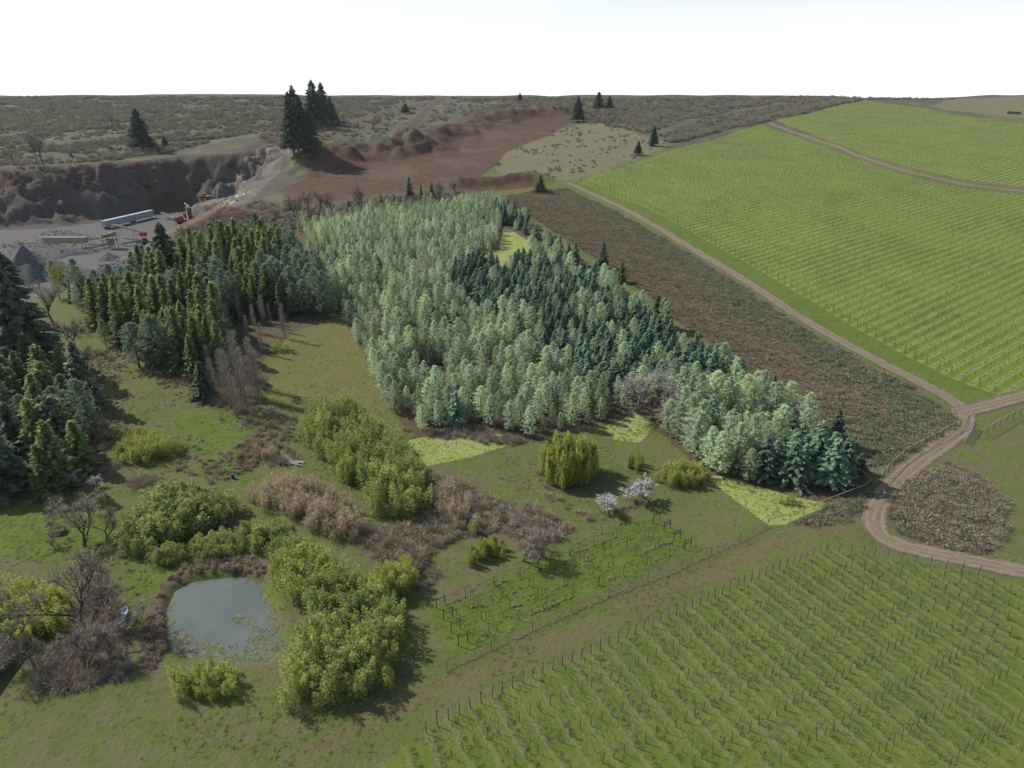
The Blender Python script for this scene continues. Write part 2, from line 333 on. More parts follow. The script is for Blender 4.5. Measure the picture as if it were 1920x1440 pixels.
BR4 = A2([(800, 890), (870, 900), (930, 935), (1000, 948), (1080, 985), (1060, 1008), (985, 1035), (950, 1000), (870, 1010), (805, 1045), (840, 1085), (790, 1110), (740, 1090), (700, 1050), (640, 1010), (690, 985), (790, 985)])
PARCEL = A2([(552, 425), (700, 405), (880, 372), (935, 362), (1640, 908), (1440, 984), (1330, 895), (1225, 800), (1195, 775), (1130, 790), (960, 838), (800, 874)])
BRIGHTENED1 = A2([(764, 826), (800, 874), (880, 858), (950, 836), (940, 815), (880, 805), (830, 812)])  # plot corners where the plot's brightening is painted into the grass
BRIGHTENED2 = A2([(1325, 896), (1440, 984), (1470, 984), (1560, 946), (1480, 930), (1400, 905), (1345, 890)])
BRIGHTENED3 = A2([(1135, 800), (1190, 775), (1230, 795), (1200, 830), (1150, 825)])
CLEAR = A2([(900, 478), (935, 470), (945, 425), (985, 448), (1003, 478), (960, 500), (915, 498)])
WOODS = A2([(150, 590), (280, 545), (400, 500), (480, 480), (540, 472), (603, 560), (622, 600), (552, 620), (480, 690), (480, 760), (400, 770), (330, 700), (220, 660)])
WOODS2 = A2([(-120, 700), (0, 690), (80, 690), (160, 740), (190, 850), (170, 910), (60, 940), (-120, 930)])
MEADOW = A2([(650, 590), (690, 680), (745, 790), (795, 870), (700, 800), (600, 745), (500, 760), (495, 690), (560, 625)])
WORN = A2([(1650, 985), (1560, 992), (1450, 1018), (1330, 1075), (1200, 1138), (1050, 1205), (900, 1262), (780, 1310), (600, 1400)])
SPOIL = A2([(565, 315), (590, 285), (640, 268), (740, 268), (790, 250), (860, 222), (950, 205), (1020, 198), (1075, 225), (1030, 255), (950, 285), (930, 310), (900, 330), (1000, 335), (1010, 350), (930, 358), (850, 358), (700, 365), (560, 390), (520, 360), (580, 330)])
DRYG = A2([(920, 310), (960, 275), (1040, 245), (1110, 228), (1190, 248), (1260, 270), (1190, 300), (1090, 335), (1010, 335), (940, 325)])
QUARRY = np.concatenate([RIM])
HAUL = A2([(385, 385), (430, 345), (470, 310), (540, 262), (600, 240)])
TRACKS = [(A2([(600, 242), (660, 232), (720, 210), (770, 198), (830, 184)]), 5.), (A2([(740, 272), (775, 235), (800, 205), (835, 184)]), 7.), (A2([(640, 300), (625, 262), (600, 245)]), 6.),
          (A2([(985, 335), (1060, 312), (1120, 290), (1180, 268), (1250, 245), (1300, 225), (1400, 205), (1470, 194)]), 2.2), (A2([(0, 247), (80, 249), (170, 253), (260, 262)]), 2.5), (A2([(230, 275), (330, 268), (420, 262), (500, 250)]), 6.), (A2([(850, 330), (900, 305), (960, 275)]), 5.)]
REEDS = A2([(262, 1190), (285, 1130), (310, 1085), (345, 1060), (420, 1040), (500, 1045), (515, 1085), (490, 1080), (410, 1070), (350, 1080), (318, 1110), (305, 1150), (312, 1215), (300, 1262), (262, 1262)])
LUSH = A2([(0, 935), (90, 930), (200, 940), (230, 1010), (330, 1050), (300, 1100), (240, 1120), (230, 1060), (130, 1050), (0, 1040)])
LUSH2 = A2([(320, 770), (420, 770), (470, 800), (450, 880), (400, 880), (340, 830)])
BROWNL = A2([(60, 1235), (130, 1190), (150, 1110), (185, 1060), (212, 1100), (235, 1165), (245, 1215), (250, 1270), (120, 1300), (50, 1290)])
HILLFIELD = A2([(1740, 200), (1800, 186), (1900, 181), (2200, 183), (2200, 255), (1920, 222), (1830, 212)])
RIMSLOPE = A2([(250, 495), (262, 472), (330, 435), (400, 408), (480, 372), (570, 388), (720, 366), (880, 356), (930, 362), (880, 376), (700, 408), (556, 428), (545, 475), (480, 480), (400, 495), (300, 540), (240, 560), (180, 575)])
VERGE = A2([(1066, 346), (1095, 336), (1200, 386), (1300, 438), (1400, 495), (1500, 554), (1600, 614), (1700, 670), (1790, 714), (1870, 742), (1800, 752), (1700, 698), (1600, 645), (1500, 590), (1400, 522), (1300, 462), (1200, 405)])
ROWDIR_A, ROWSP_A = math.radians(53.5), 3.4
ROWDIR_C, ROWSP_C = math.radians(154.0), 1.45

# ------------------------------------------------------------------ ground sheet
ys = [-60., -40., -20., 0., 15., 28., 38., 44.]
while ys[-1] < 965: ys.append(ys[-1]+max(.36, ys[-1]*.0046))
ys += [990, 1030, 1100, 1250, 1600, 2300, 4000, 8000]
ys = np.array(ys); ss = np.linspace(-1, 1, 560)
GX = ss[None, :]*(1.02*np.maximum(ys, 0)+55)[:, None]; GY = np.repeat(ys[:, None], len(ss), 1)
gx, gy = GX.ravel(), GY.ravel(); gzv = height(gx, gy); gzv = np.where(gy > 1500, np.minimum(gzv, -90), gzv)
nr, nc = GX.shape; i0 = (np.arange(nr-1)[:, None]*nc+np.arange(nc-1)[None, :]).ravel()
ground_me = mesh_data('ground', np.stack([gx, gy, gzv], 1), [np.stack([i0, i0+1, i0+nc+1, i0+nc], 1)], None, None, True)
def mask(polys, wpx=4., lines=()):
    out = np.zeros(gx.shape)
    for P in polys:
        P = np.asarray(P); lo = P.min(0)-30; hi = P.max(0)+30; m = (gx > lo[0]) & (gx < hi[0]) & (gy > lo[1]) & (gy < hi[1])
        if m.any():
            w = wpx*np.hypot(gy[m], 67)/1280; out[m] = np.maximum(out[m], np.clip(.5+sdf(gx[m], gy[m], P)/(2*w), 0, 1))
    for P, wid in lines:
        P = np.asarray(P); lo = P.min(0)-30; hi = P.max(0)+30; m = (gx > lo[0]) & (gx < hi[0]) & (gy > lo[1]) & (gy < hi[1])
        if m.any():
            w = wpx*np.hypot(gy[m], 67)/1280; d, _ = seg_dist(gx[m], gy[m], P); out[m] = np.maximum(out[m], np.clip(.5+(wid/2-d)/(2*w), 0, 1))
    return out
hill = sstep(-6, 10, gy-(430+.12*gx)); hill = np.where(gx > 60, sstep(-10, 14, gy-(470+.55*np.maximum(gx-60, 0))), hill)
hill = np.maximum(hill, np.where((gx < -60) & (gy > 250), 1, 0)*sstep(-8, 8, gy-(300-.0*gx)))
for P in (VA, VB, DRYG, HILLFIELD): hill = hill*(1-mask([P]))
near_gaps = mask([BR4, BROWNL], 14)
m_cliff = np.zeros(gx.shape); mq = (gx > -640) & (gx < -60) & (gy > 180) & (gy < 640)
_so, _si = sdf(gx[mq], gy[mq], RIM), sdf(gx[mq], gy[mq], PIT); m_cliff[mq] = np.clip(sstep(-2, 3, _so)*sstep(2, -3, _si), 0, 1)
CH = {
 'ma': (mask([BRIGHTENED1, BRIGHTENED2, BRIGHTENED3, CLEAR], 2.5), mask([], 3., [(ROAD_MAIN, 3.2), (ROAD_EAST, 3.6), (ROAD_MID, 4.0)]), mask([SPOIL], 6., [TRACKS[0], TRACKS[1], TRACKS[2], TRACKS[6]])),
 'mb': (mask([PIT], 4, [(HAUL, 9.), TRACKS[5]]), np.maximum(mask([BR1, BR2, BR3, RIMSLOPE], 6), near_gaps), mask([PARCEL, WOODS, WOODS2], 10)*(1-mask([BRIGHTENED1, BRIGHTENED2, BRIGHTENED3, CLEAR], 1.5))),
 'mc': (mask([DRYG, HILLFIELD], 10), mask([VA, VB], 3), mask([VC], 4)),
 'md': (mask([], 14, [(WORN, 3.0), TRACKS[3], TRACKS[4]]), m_cliff, np.maximum(mask([LUSH, LUSH2, A2([(800, 1150), (1000, 1060), (1220, 965), (1310, 1020), (1060, 1140), (860, 1235)])], 25), mask([VERGE], 3))),
 'me': (hill, mask([REEDS], 8), mask([MEADOW], 30)),
}
for nm, ch in CH.items():
    a = ground_me.color_attributes.new(nm, 'FLOAT_COLOR', 'POINT'); a.data.foreach_set('color', np.stack([*ch, np.ones(gx.shape)], 1).astype(np.float32).ravel())

k = NT('ground_cover'); p = k.pos()
n_big = k.noise(p, .035, 4); n_mid = k.noise(p, .22, 5, .65); n_fine = k.noise(p, 1.1, 5, .7); n_tiny = k.noise(p, 3.2, 5, .8)
def rgb(name):
    s = k.n('ShaderNodeSeparateColor'); k.t.links.new(k.attr(name).outputs['Color'], s.inputs[0]); return s.outputs
ma, mb, mc, md, me_ = rgb('ma'), rgb('mb'), rgb('mc'), rgb('md'), rgb('me')
def edge(m, amp=.9, noise=None):                     # ragged border where two covers meet
    v = k.math('ADD', m, k.math('MULTIPLY', k.math('SUBTRACT', n_fine if noise is None else noise, .5), amp)); return k.step(v, .40, .60)
def vary(a, b, c=None):
    x = k.mix(k.step(n_mid, .35, .65), a, b); return x if c is None else k.mix(k.step(n_fine, .5, .68), x, c)
grass = k.mix(k.step(n_big, .35, .65), (.09, .112, .033), (.106, .128, .031)); grass = k.mix(k.step(n_mid, .45, .58), grass, (.118, .115, .054)); grass = k.mix(k.math('MULTIPLY', k.step(k.noise(p, .085, 5, .7), .54, .62), .75), grass, (.125, .102, .062)); grass = k.mix(k.step(n_fine, .56, .70), grass, (.055, .075, .016)); grass = k.mix(k.step(n_tiny, .52, .7), grass, (.14, .15, .052))
col = grass
col = k.mix(k.math('MULTIPLY', edge(md[2], 1.2, n_mid), .75), col, vary((.085, .125, .018), (.10, .15, .02), (.05, .075, .012)))
col = k.mix(k.math('MULTIPLY', edge(me_[2], 1.2, n_mid), .8), col, vary((.125, .13, .038), (.15, .14, .05), (.10, .11, .028)))
# unbroken hillside: dry scrubby ground
col = k.mix(edge(me_[0]), col, k.mix(k.step(n_big, .52, .66), vary((.075, .074, .05), (.105, .098, .07), (.058, .06, .035)), (.12, .118, .062)))
col = k.mix(edge(mc[0], 2.2, n_mid), col, k.mix(k.step(n_fine, .45, .7), vary((.135, .132, .066), (.165, .152, .092), (.105, .112, .048)), (.115, .105, .07)))
# vineyards: the sward between the rows
def stripes(bear, sp, per):
    s = k.n('ShaderNodeSeparateXYZ'); k.t.links.new(p, s.inputs[0])
    c = k.math('ADD', k.math('MULTIPLY', s.outputs[0], math.cos(bear)/sp), k.math('MULTIPLY', s.outputs[1], -math.sin(bear)/sp))
    a = k.math('PINGPONG', k.math('DIVIDE', c, per), .5); return k.math('ADD', k.math('MULTIPLY', a, 2.), k.math('MULTIPLY', k.math('SUBTRACT', n_fine, .5), .55))
sA = stripes(ROWDIR_A, ROWSP_A, 1.0); sC = stripes(ROWDIR_C, ROWSP_C, 2.0)
va = k.mix(k.step(n_big, .35, .62), (.092, .135, .022), (.122, .166, .022)); va = k.mix(k.step(n_fine, .55, .7), va, (.07, .095, .02)); va = k.mix(k.math('MULTIPLY', k.step(sA, .46, .62), .85), va, (.19, .212, .075)); va = k.mix(k.step(n_mid, .64, .73), va, (.12, .105, .06))
vc = k.mix(k.step(n_mid, .4, .6), (.092, .128, .024), (.122, .142, .03)); vc = k.mix(k.step(n_fine, .56, .7), vc, (.068, .094, .02)); vc = k.mix(k.math('MULTIPLY', k.step(sC, .6, 1.0), .5), vc, (.17, .172, .08)); vc = k.mix(k.step(n_mid, .62, .72), vc, (.105, .08, .05))
col = k.mix(edge(mc[1], .5), col, va); col = k.mix(edge(mc[2], .5), col, vc)
col = k.mix(edge(mb[1], .8), col, vary((.085, .073, .052), (.115, .10, .072), (.065, .058, .038)))
col = k.mix(edge(mb[2], 1.), col, vary((.085, .062, .04), (.12, .095, .062), (.06, .062, .026)))
col = k.mix(edge(me_[1], .8), col, vary((.10, .08, .055), (.14, .115, .08), (.07, .06, .04)))
col = k.mix(edge(ma[0], .8), col, k.mix(k.step(n_mid, .56, .68), vary((.22, .262, .075), (.27, .295, .095), (.155, .20, .05)), (.29, .27, .165)))  # grass inside the plot, its extra brightness painted into the colour
col = k.mix(k.math('MULTIPLY', edge(md[0], 2.2, n_mid), .62), col, vary((.135, .10, .058), (.125, .11, .045), (.095, .09, .038)))
soil = vary((.19, .145, .105), (.23, .185, .14), (.15, .11, .075)); red = k.mix(k.step(n_mid, .38, .62), (.078, .045, .030), (.112, .072, .049)); red = k.mix(k.step(n_fine, .5, .65), red, (.058, .036, .026)); red = k.mix(k.step(n_big, .52, .62), red, (.105, .077, .055)); red = k.mix(k.step(n_tiny, .5, .66), red, (.065, .04, .029))
col = k.mix(edge(ma[2], .9, n_mid), col, red)
cliff = k.mix(k.step(n_mid, .35, .6), (.065, .057, .052), (.10, .088, .076)); cliff = k.mix(k.step(k.noise(p, .02, 3), .45, .6), cliff, (.085, .055, .042)); cliff = k.mix(k.step(n_mid, .56, .66), cliff, (.065, .07, .042))
slopes = vary((.115, .105, .093), (.145, .13, .112), (.09, .078, .066)); sxp = k.n('ShaderNodeSeparateXYZ'); k.t.links.new(p, sxp.inputs[0]); cliff = k.mix(k.step(k.math('ADD', sxp.outputs[0], k.math('MULTIPLY', k.math('SUBTRACT', n_big, .5), 60.)), -178., -160.), cliff, slopes)
col = k.mix(edge(md[1], .8, n_mid), col, cliff)
col = k.mix(edge(mb[0], .6), col, vary((.105, .10, .096), (.13, .124, .117), (.078, .074, .072)))
col = k.mix(edge(ma[1], .7), col, soil)
hgt = k.math('ADD', k.math('MULTIPLY', n_fine, .7), k.math('MULTIPLY', n_tiny, .3))
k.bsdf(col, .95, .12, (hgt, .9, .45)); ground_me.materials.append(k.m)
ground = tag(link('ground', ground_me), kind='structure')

# ------------------------------------------------------------------ dirt roads laid on the ground, with ruts; ragged edges fade into the verge
k = NT('packed_dirt'); p = k.pos(); e = k.attr('tint').outputs['Fac']
n1 = k.noise(p, .5, 5); n2 = k.noise(p, 2.5, 5, .7)
c = k.mix(k.step(n1, .35, .65), (.15, .113, .082), (.195, .155, .118)); c = k.mix(k.step(n2, .5, .68), c, (.115, .087, .062))
rut = k.step(k.math('ABSOLUTE', k.math('SUBTRACT', e, .52)), .0, .13); c = k.mix(k.math('SUBTRACT', 1., rut), c, (.215, .175, .135)); c = k.mix(k.step(e, .78, 1.), c, vary_ := k.mix(k.step(n1, .45, .6), (.20, .165, .11), (.15, .145, .06)))
a = k.step(k.math('ADD', e, k.math('MULTIPLY', k.math('SUBTRACT', k.noise(p, .9, 5, .7), .5), .9)), .10, .32)
b = k.bsdf(c, .95, .12, (n2, .5, .12)); tr = k.n('ShaderNodeBsdfTransparent'); mx = k.n('ShaderNodeMixShader'); k.t.links.new(a, mx.inputs[0]); k.t.links.new(tr.outputs[0], mx.inputs[1]); k.t.links.new(b.outputs[0], mx.inputs[2]); k.t.links.new(mx.outputs[0], k.out.inputs[0])
M['dirt'] = k.m
def smooth_line(P, step):
    P = np.asarray(P, float)
    for _ in range(3):
        Q = np.empty((2*len(P)-2, P.shape[1])); Q[0::2] = .75*P[:-1]+.25*P[1:]; Q[1::2] = .25*P[:-1]+.75*P[1:]; P = np.concatenate([P[:1], Q, P[-1:]])
    s = np.concatenate([[0], np.cumsum(np.linalg.norm(np.diff(P, axis=0), axis=1))]); t = np.arange(0, s[-1], step)
    return np.stack([np.interp(t, s, P[:, i]) for i in range(P.shape[1])], 1)
def road(name, line, width, lift=.05):
    L = smooth_line(line, 1.0); d = np.gradient(L, axis=0); d /= np.linalg.norm(d, axis=1)[:, None]; nrm = np.stack([-d[:, 1], d[:, 0]], 1); ks = np.linspace(-1, 1, 15); w = width*(1+.12*(fbm(np.arange(len(L))/9., np.zeros(len(L)), 3, 3)-.5))
    X = L[:, None, 0]+nrm[:, None, 0]*ks[None]*w[:, None]/2; Y = L[:, None, 1]+nrm[:, None, 1]*ks[None]*w[:, None]/2
    E = np.repeat((1-np.abs(ks))[None], len(L), 0); Z = height(X.ravel(), Y.ravel()).reshape(X.shape)+lift-.05*np.exp(-((E-.52)/.12)**2)-.04*(E < .05)
    n, m = X.shape; i = (np.arange(n-1)[:, None]*m+np.arange(m-1)[None]).ravel()
    return tag(link(name, mesh_data(name, np.stack([X, Y, Z], 2).reshape(-1, 3), [np.stack([i, i+1, i+m+1, i+m], 1)], 'dirt', E.ravel(), True)), kind='structure')
road('dirt_road', ROAD_MAIN, 4.8, .07); road('dirt_road', ROAD_EAST, 5.0, .09); road('dirt_track', ROAD_MID, 5.5, .10); road('haul_road', HAUL, 10., .12)

# ------------------------------------------------------------------ pond
k = NT('pond_water'); p = k.pos(); nb = k.noise(p, .12, 4); ns = k.noise(p, .55, 6, .7)
sx = k.n('ShaderNodeSeparateXYZ'); k.t.links.new(p, sx.inputs[0])
wat = k.mix(k.step(nb, .3, .7), (.085, .108, .092), (.11, .13, .108))
b = k.bsdf(wat, .05, .5, (k.noise(p, 3., 3), .08, .05)); M['water'] = k.m
pc = POND.mean(0); ring = smooth_line(np.concatenate([POND, POND[:1]]), .6); ring = pc+(ring-pc)*1.10; n = len(ring)
water = link('pond_water', mesh_data('pond_water', np.concatenate([np.c_[ring, np.full(n, POND_Z)], [[pc[0], pc[1], POND_Z]]]), [np.array([(i, (i+1) % n, n) for i in range(n)])], 'water')); tag(water, kind='structure')

# ------------------------------------------------------------------ plants: one builder for each kind, a few individuals of each
def unit(v): return v/(np.linalg.norm(v, axis=-1, keepdims=True)+1e-9)
def trunk_mesh(name, h, r, mat, seed, lean=.02):
    g = np.random.default_rng(seed); z = np.linspace(-.8, h, 8); w = np.cumsum(g.normal(0, lean, (8, 2)), 0)
    return MB().tube(np.c_[w*z[:, None]*.15, z], r*(1-.9*np.clip(z, 0, h)/h), 6).data(name, mat, True)
def pine_crown(seed, h=12., r=1.75, cb=.13, mat='pine', lv=.42, L=.36, W=.12):
    g = np.random.default_rng(seed); C = []; O = []; B = []
    for z in np.arange(h*cb, h-.1, lv):
        f = (z/h-cb)/(1-cb); R = r*(.72+.28*min(1, f/.2))*max(.06, 1-f**2.4)**.75*(.82+.36*g.random())
        nb = g.integers(5, 8); a0 = g.random()*7
        for i in range(nb):
            if g.random() < .10: continue
            a = a0+i*2*math.pi/nb+g.normal(0, .25); rr = R*g.uniform(.55, 1.28); rise = .25+.5*f
            for s in (.4, .62, .82, 1.0):
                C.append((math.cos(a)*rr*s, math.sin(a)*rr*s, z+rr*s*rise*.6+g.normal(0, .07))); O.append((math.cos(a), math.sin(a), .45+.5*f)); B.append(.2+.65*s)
    C.append((0, 0, h)); O.append((0, 0, 1)); B.append(1.)
    C, O, B = np.array(C), unit(np.array(O)), np.array(B); m = MB(); n = len(C)
    for q in range(8):
        U = unit(O*.6+np.array((0, 0, .45))+g.normal(0, .62, (n, 3))); N = unit(O*.9+np.array((0, 0, .3))+g.normal(0, .45, (n, 3)))
        m.leaves(C+U*.14+g.normal(0, .09, (n, 3)), U, N, g.uniform(.7, 1.25, n)*L, g.uniform(.7, 1.3, n)*W, np.clip(B+g.normal(0, .17, n), 0, 1))
    return m.data('pine_crown', mat)
def fir_crown(seed, h=11., r=2.3, cb=.05, mat='fir', lv=.42, droop=.28, pw=.85, L=.62, W=.34, dens=1.0, gap=.1):
    g = np.random.default_rng(seed); C = []; U = []; B = []
    for z in np.arange(h*cb, h-.15, lv):
        f = (z/h-cb)/(1-cb); R = r*(1-f)**pw*(.8+.35*g.random())+.12; nb = max(4, int((5+3*(1-f))*dens)); a0 = g.random()*7
        for i in range(nb):
            if g.random() < gap: continue
            a = a0+i*2*math.pi/nb+g.normal(0, .28); rr = R*g.uniform(.65, 1.15); k_ = max(2, int(rr/.34))
            for s in np.linspace(.25, 1, k_):
                x = rr*s; sag = .22*x-droop*x*x/max(rr, .5)
                for side in (-1, 1, 0):
                    w = side*.30*(1.15-s)*rr*.55; C.append((math.cos(a)*x-math.sin(a)*w, math.sin(a)*x+math.cos(a)*w, z+sag+g.normal(0, .05)))
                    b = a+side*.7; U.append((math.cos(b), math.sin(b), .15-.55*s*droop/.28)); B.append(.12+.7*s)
    C.append((0, 0, h)); U.append((0.1, 0, 1)); B.append(.9)
    C, U, B = np.array(C), unit(np.array(U)), np.array(B); n = len(C); m = MB()
    for q in range(2):
        u = unit(U+g.normal(0, .22, (n, 3))); N = unit(np.array((0, 0, .9))+U*.35+g.normal(0, .35, (n, 3)))
        m.leaves(C+g.normal(0, .07, (n, 3)), u, N, g.uniform(.75, 1.3, n)*L, g.uniform(.7, 1.3, n)*W, np.clip(B+g.normal(0, .16, n), 0, 1))
    return m.data('fir_crown', mat)
def bare_tree(seed, h=8., spread=.75, r0=.16, mat='twig', depth=5, fork=3, up=.25, first=.25, twl=.55, tww=.05, ntw=5, lens=.74):
    """trunk + limbs in one mesh, fine twigs in another"""
    g = np.random.default_rng(seed); tb, tw = MB(), []
    def grow(p, d, ln, rad, lev):
        pts = [p]; q = p.copy(); dd = d.copy()
        for i in range(3):
            dd = unit(dd+g.normal(0, .13, 3)+np.array((0, 0, up*.25))); q = q+dd*ln/3; pts.append(q.copy())
        tb.tube(np.array(pts), np.linspace(rad, rad*.62, 4), 5 if lev < 2 else 3, False, .25+.1*lev)
        if lev >= depth-1 or ln < .35:
            for i in range(ntw):
                t = pts[g.integers(1, 4)]; e = unit(dd+g.normal(0, .65, 3)+np.array((0, 0, up*.5))); tw.append((t, t+e*twl*g.uniform(.5, 1.4)))
            return
        for i in range(fork+(1 if g.random() < .4 else 0)):
            s = pts[3] if i < 2 else pts[g.integers(1, 4)]; e = unit(dd+unit(g.normal(0, 1, 3)*np.array((1, 1, .55)))*spread+np.array((0, 0, up))); grow(s.copy(), e, ln*lens*g.uniform(.75, 1.15), rad*.58, lev+1)
    grow(np.array((0, 0, -.4)), np.array((g.normal(0, .06), g.normal(0, .06), 1.)), h*first+.4, r0, 0)
    T = np.array(tw); t2 = MB().twigs(T[:, 0], T[:, 1], tww, np.clip(g.normal(.55, .22, len(T)), 0, 1))
    zm = max(v[:, 2].max() for v in t2.V); s = h/zm
    for m in (tb, t2): m.V = [v*np.array((s, s, s)) for v in m.V]
    return tb.data('limbs', 'bark_grey' if 'pale' in mat else 'bark', True), t2.data('twigs', mat)
def poplar(seed, h=11., r=.9, mat='twig'):
    g = np.random.default_rng(seed); tb = MB().tube([(0, 0, -.5), (.05, 0, h*.5), (0, .05, h)], [.14, .08, .02], 5, False, .6); A = []; B = []
    for z in np.linspace(h*.12, h*.97, 46):
        f = z/h; R = r*(1-f)**.55+.1
        for i in range(5):
            a = g.random()*6.28; l = R*g.uniform(.7, 1.5); A.append((0, 0, z)); e = np.array((math.cos(a)*l, math.sin(a)*l, z+l*1.3)); B.append(e)
            for q in range(4): s = g.uniform(.3, 1); p = np.array((0, 0, z))*(1-s)+e*s; A.append(p); B.append(p+np.array((math.cos(a)*.3, math.sin(a)*.3, .55))+g.normal(0, .18, 3))
    return tb.data('trunk', 'bark_grey', True), MB().twigs(np.array(A, float), np.array(B, float), .05, g.uniform(.2, 1, len(A))).data('twigs', mat)
def plume(seed, h=6., r=1.0, mat='bamboo', n=420, L=.62, W=.15, bend=.9, low=.08, lift=-.35):
    """one clump of bamboo: culms that arch over, leaves in feathery sprays"""
    g = np.random.default_rng(seed); m = MB(); nc_ = 7
    st = MB(); C = []; U = []; B = []; N = []
    for c in range(nc_):
        a = g.random()*6.28; hh = h*g.uniform(.7, 1.05); b = bend*g.uniform(.4, 1.2); x0 = r*.35*g.normal(0, 1, 2); t = np.linspace(0, 1, 6)
        P = np.c_[x0[0]+math.cos(a)*b*t**2.2, x0[1]+math.sin(a)*b*t**2.2, hh*(t-.10*t**4)]; st.tube(P, .035*(1-.8*t)+.006, 3, False)
        k_ = n//nc_; tt = low+(1-low)*g.random(k_)**.8; base = np.stack([np.interp(tt, t, P[:, i]) for i in range(3)], 1)
        aa = g.random(k_)*6.28; rad = r*.62*np.sin(np.pi*np.clip(tt*.85+.12, 0, 1))*g.random(k_)**.5; o = np.c_[np.cos(aa), np.sin(aa), np.zeros(k_)]
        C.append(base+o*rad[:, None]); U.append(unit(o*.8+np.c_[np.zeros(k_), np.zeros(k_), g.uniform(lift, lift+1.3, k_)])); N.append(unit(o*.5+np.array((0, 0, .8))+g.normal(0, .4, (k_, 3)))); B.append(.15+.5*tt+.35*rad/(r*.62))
    C, U, N, B = (np.concatenate(v) for v in (C, U, N, B)); q = len(C)
    m.leaves(C, U, N, g.uniform(.6, 1.3, q)*L, g.uniform(.7, 1.4, q)*W, np.clip(B+g.normal(0, .15, q), 0, 1))
    return st.data('culms', 'bark'), m.data('bamboo_leaves', mat)
def shrub(seed, r=1.2, h=1.4, mat='laurel', n=300, L=.32, W=.16, leafy=1.0, twig=None, ntw=120, spread=.85):
    g = np.random.default_rng(seed); m = MB()
    if n:
        d = unit(g.normal(0, 1, (n, 3))); d[:, 2] = np.abs(d[:, 2]); lump = .8+.35*np.sin(d[:, 0]*5+seed)*np.sin(d[:, 1]*6+seed*2); s = (.55+.45*g.random(n))*lump; C = d*np.array((r, r, h))*s[:, None]
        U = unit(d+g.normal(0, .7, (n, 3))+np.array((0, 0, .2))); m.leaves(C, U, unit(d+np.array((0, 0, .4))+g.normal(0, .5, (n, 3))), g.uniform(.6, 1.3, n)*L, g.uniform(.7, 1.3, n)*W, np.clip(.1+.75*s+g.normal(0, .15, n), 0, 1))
    if ntw:
        d = unit(g.normal(0, 1, (ntw, 3))*np.array((spread, spread, .9))+np.array((0, 0, .35))); d[:, 2] = np.abs(d[:, 2]); s0 = g.uniform(0, .6, ntw); s1 = np.minimum(1.1, s0+g.uniform(.25, .6, ntw)); sc_ = np.array((r, r, h))
        m.twigs(d*sc_*s0[:, None], (d+g.normal(0, .22, d.shape))*sc_*s1[:, None], .05, g.uniform(.1, 1, ntw))
    return m.data('shrub', mat)

def protos(fn, n, *a, **kw): return [fn(100+i*7, *a, **kw) for i in range(n)]
SP = {}
SP['pine'] = [(trunk_mesh('pine_trunk', 11.4, .17, 'bark', i), pine_crown(i*3+1, 12., 1.75+.12*(i % 3))) for i in range(7)]
SP['pine_grey'] = [(trunk_mesh('pine_trunk', 11.4, .17, 'bark', i), pine_crown(i*3+51, 12., 1.9, .16, 'pine_grey')) for i in range(3)]
SP['fir'] = [(trunk_mesh('fir_trunk', 10.5, .17, 'bark', i+20), fir_crown(i*5+2, 11., 2.5+.2*(i % 2))) for i in range(5)]
SP['fir_dark'] = [(trunk_mesh('fir_trunk', 10.5, .2, 'bark', i+30), fir_crown(i*5+70, 11., 2.3, .06, 'fir_dark')) for i in range(3)]
SP['fir_tall'] = [(trunk_mesh('fir_trunk', 29., .5, 'bark', i+40), fir_crown(i*5+90, 30., 7.0, .12, 'fir_dark', .7, .3, .72, 1.5, .85, 1.2, .2)) for i in range(3)]
SP['olive'] = [(trunk_mesh('conifer_trunk', 9.5, .14, 'bark', i+50), fir_crown(i*5+110, 10., 1.75, .03, 'olive', .36, .10, .8, .55, .26)) for i in range(5)]
SP['poplar'] = [poplar(i+3, 11., .9, 'twig') for i in range(3)]
SP['oak'] = [bare_tree(5, 9., .95, .24, 'twig_pale', 6, 3, .18, .16, .6, .05, 5, .80)]
SP['bare'] = [bare_tree(i*11+8, 10., .62, .17, 'twig', 5, 3, .3, .22, .7, .045, 7, .76) for i in range(4)]
SP['fruit'] = [bare_tree(i*13+9, 5., .85, .10, 'twig', 6, 3, .2, .2, .42, .028, 5, .76) for i in range(3)]
SP['bamboo'] = [plume(i+1, 6., 1.5, 'bamboo', 900, .46, .11, 1.0) for i in range(5)]
SP['bamboo_yellow'] = [plume(i+31, 5., 1.25, 'bamboo_yellow', 760, .42, .10) for i in range(4)]
SP['bamboo_upright'] = [plume(i+41, 6., .75, 'bamboo_yellow', 700, .55, .09, .12, .08, .5) for i in range(3)]
SP['bamboo_dead'] = [plume(i+51, 5., 1.3, 'bamboo_dead', 620, .5, .06, 1.1) for i in range(4)]
SP['laurel'] = [plume(i+61, 3.6, 1.5, 'laurel', 900, .28, .12, .5, .05) for i in range(4)]

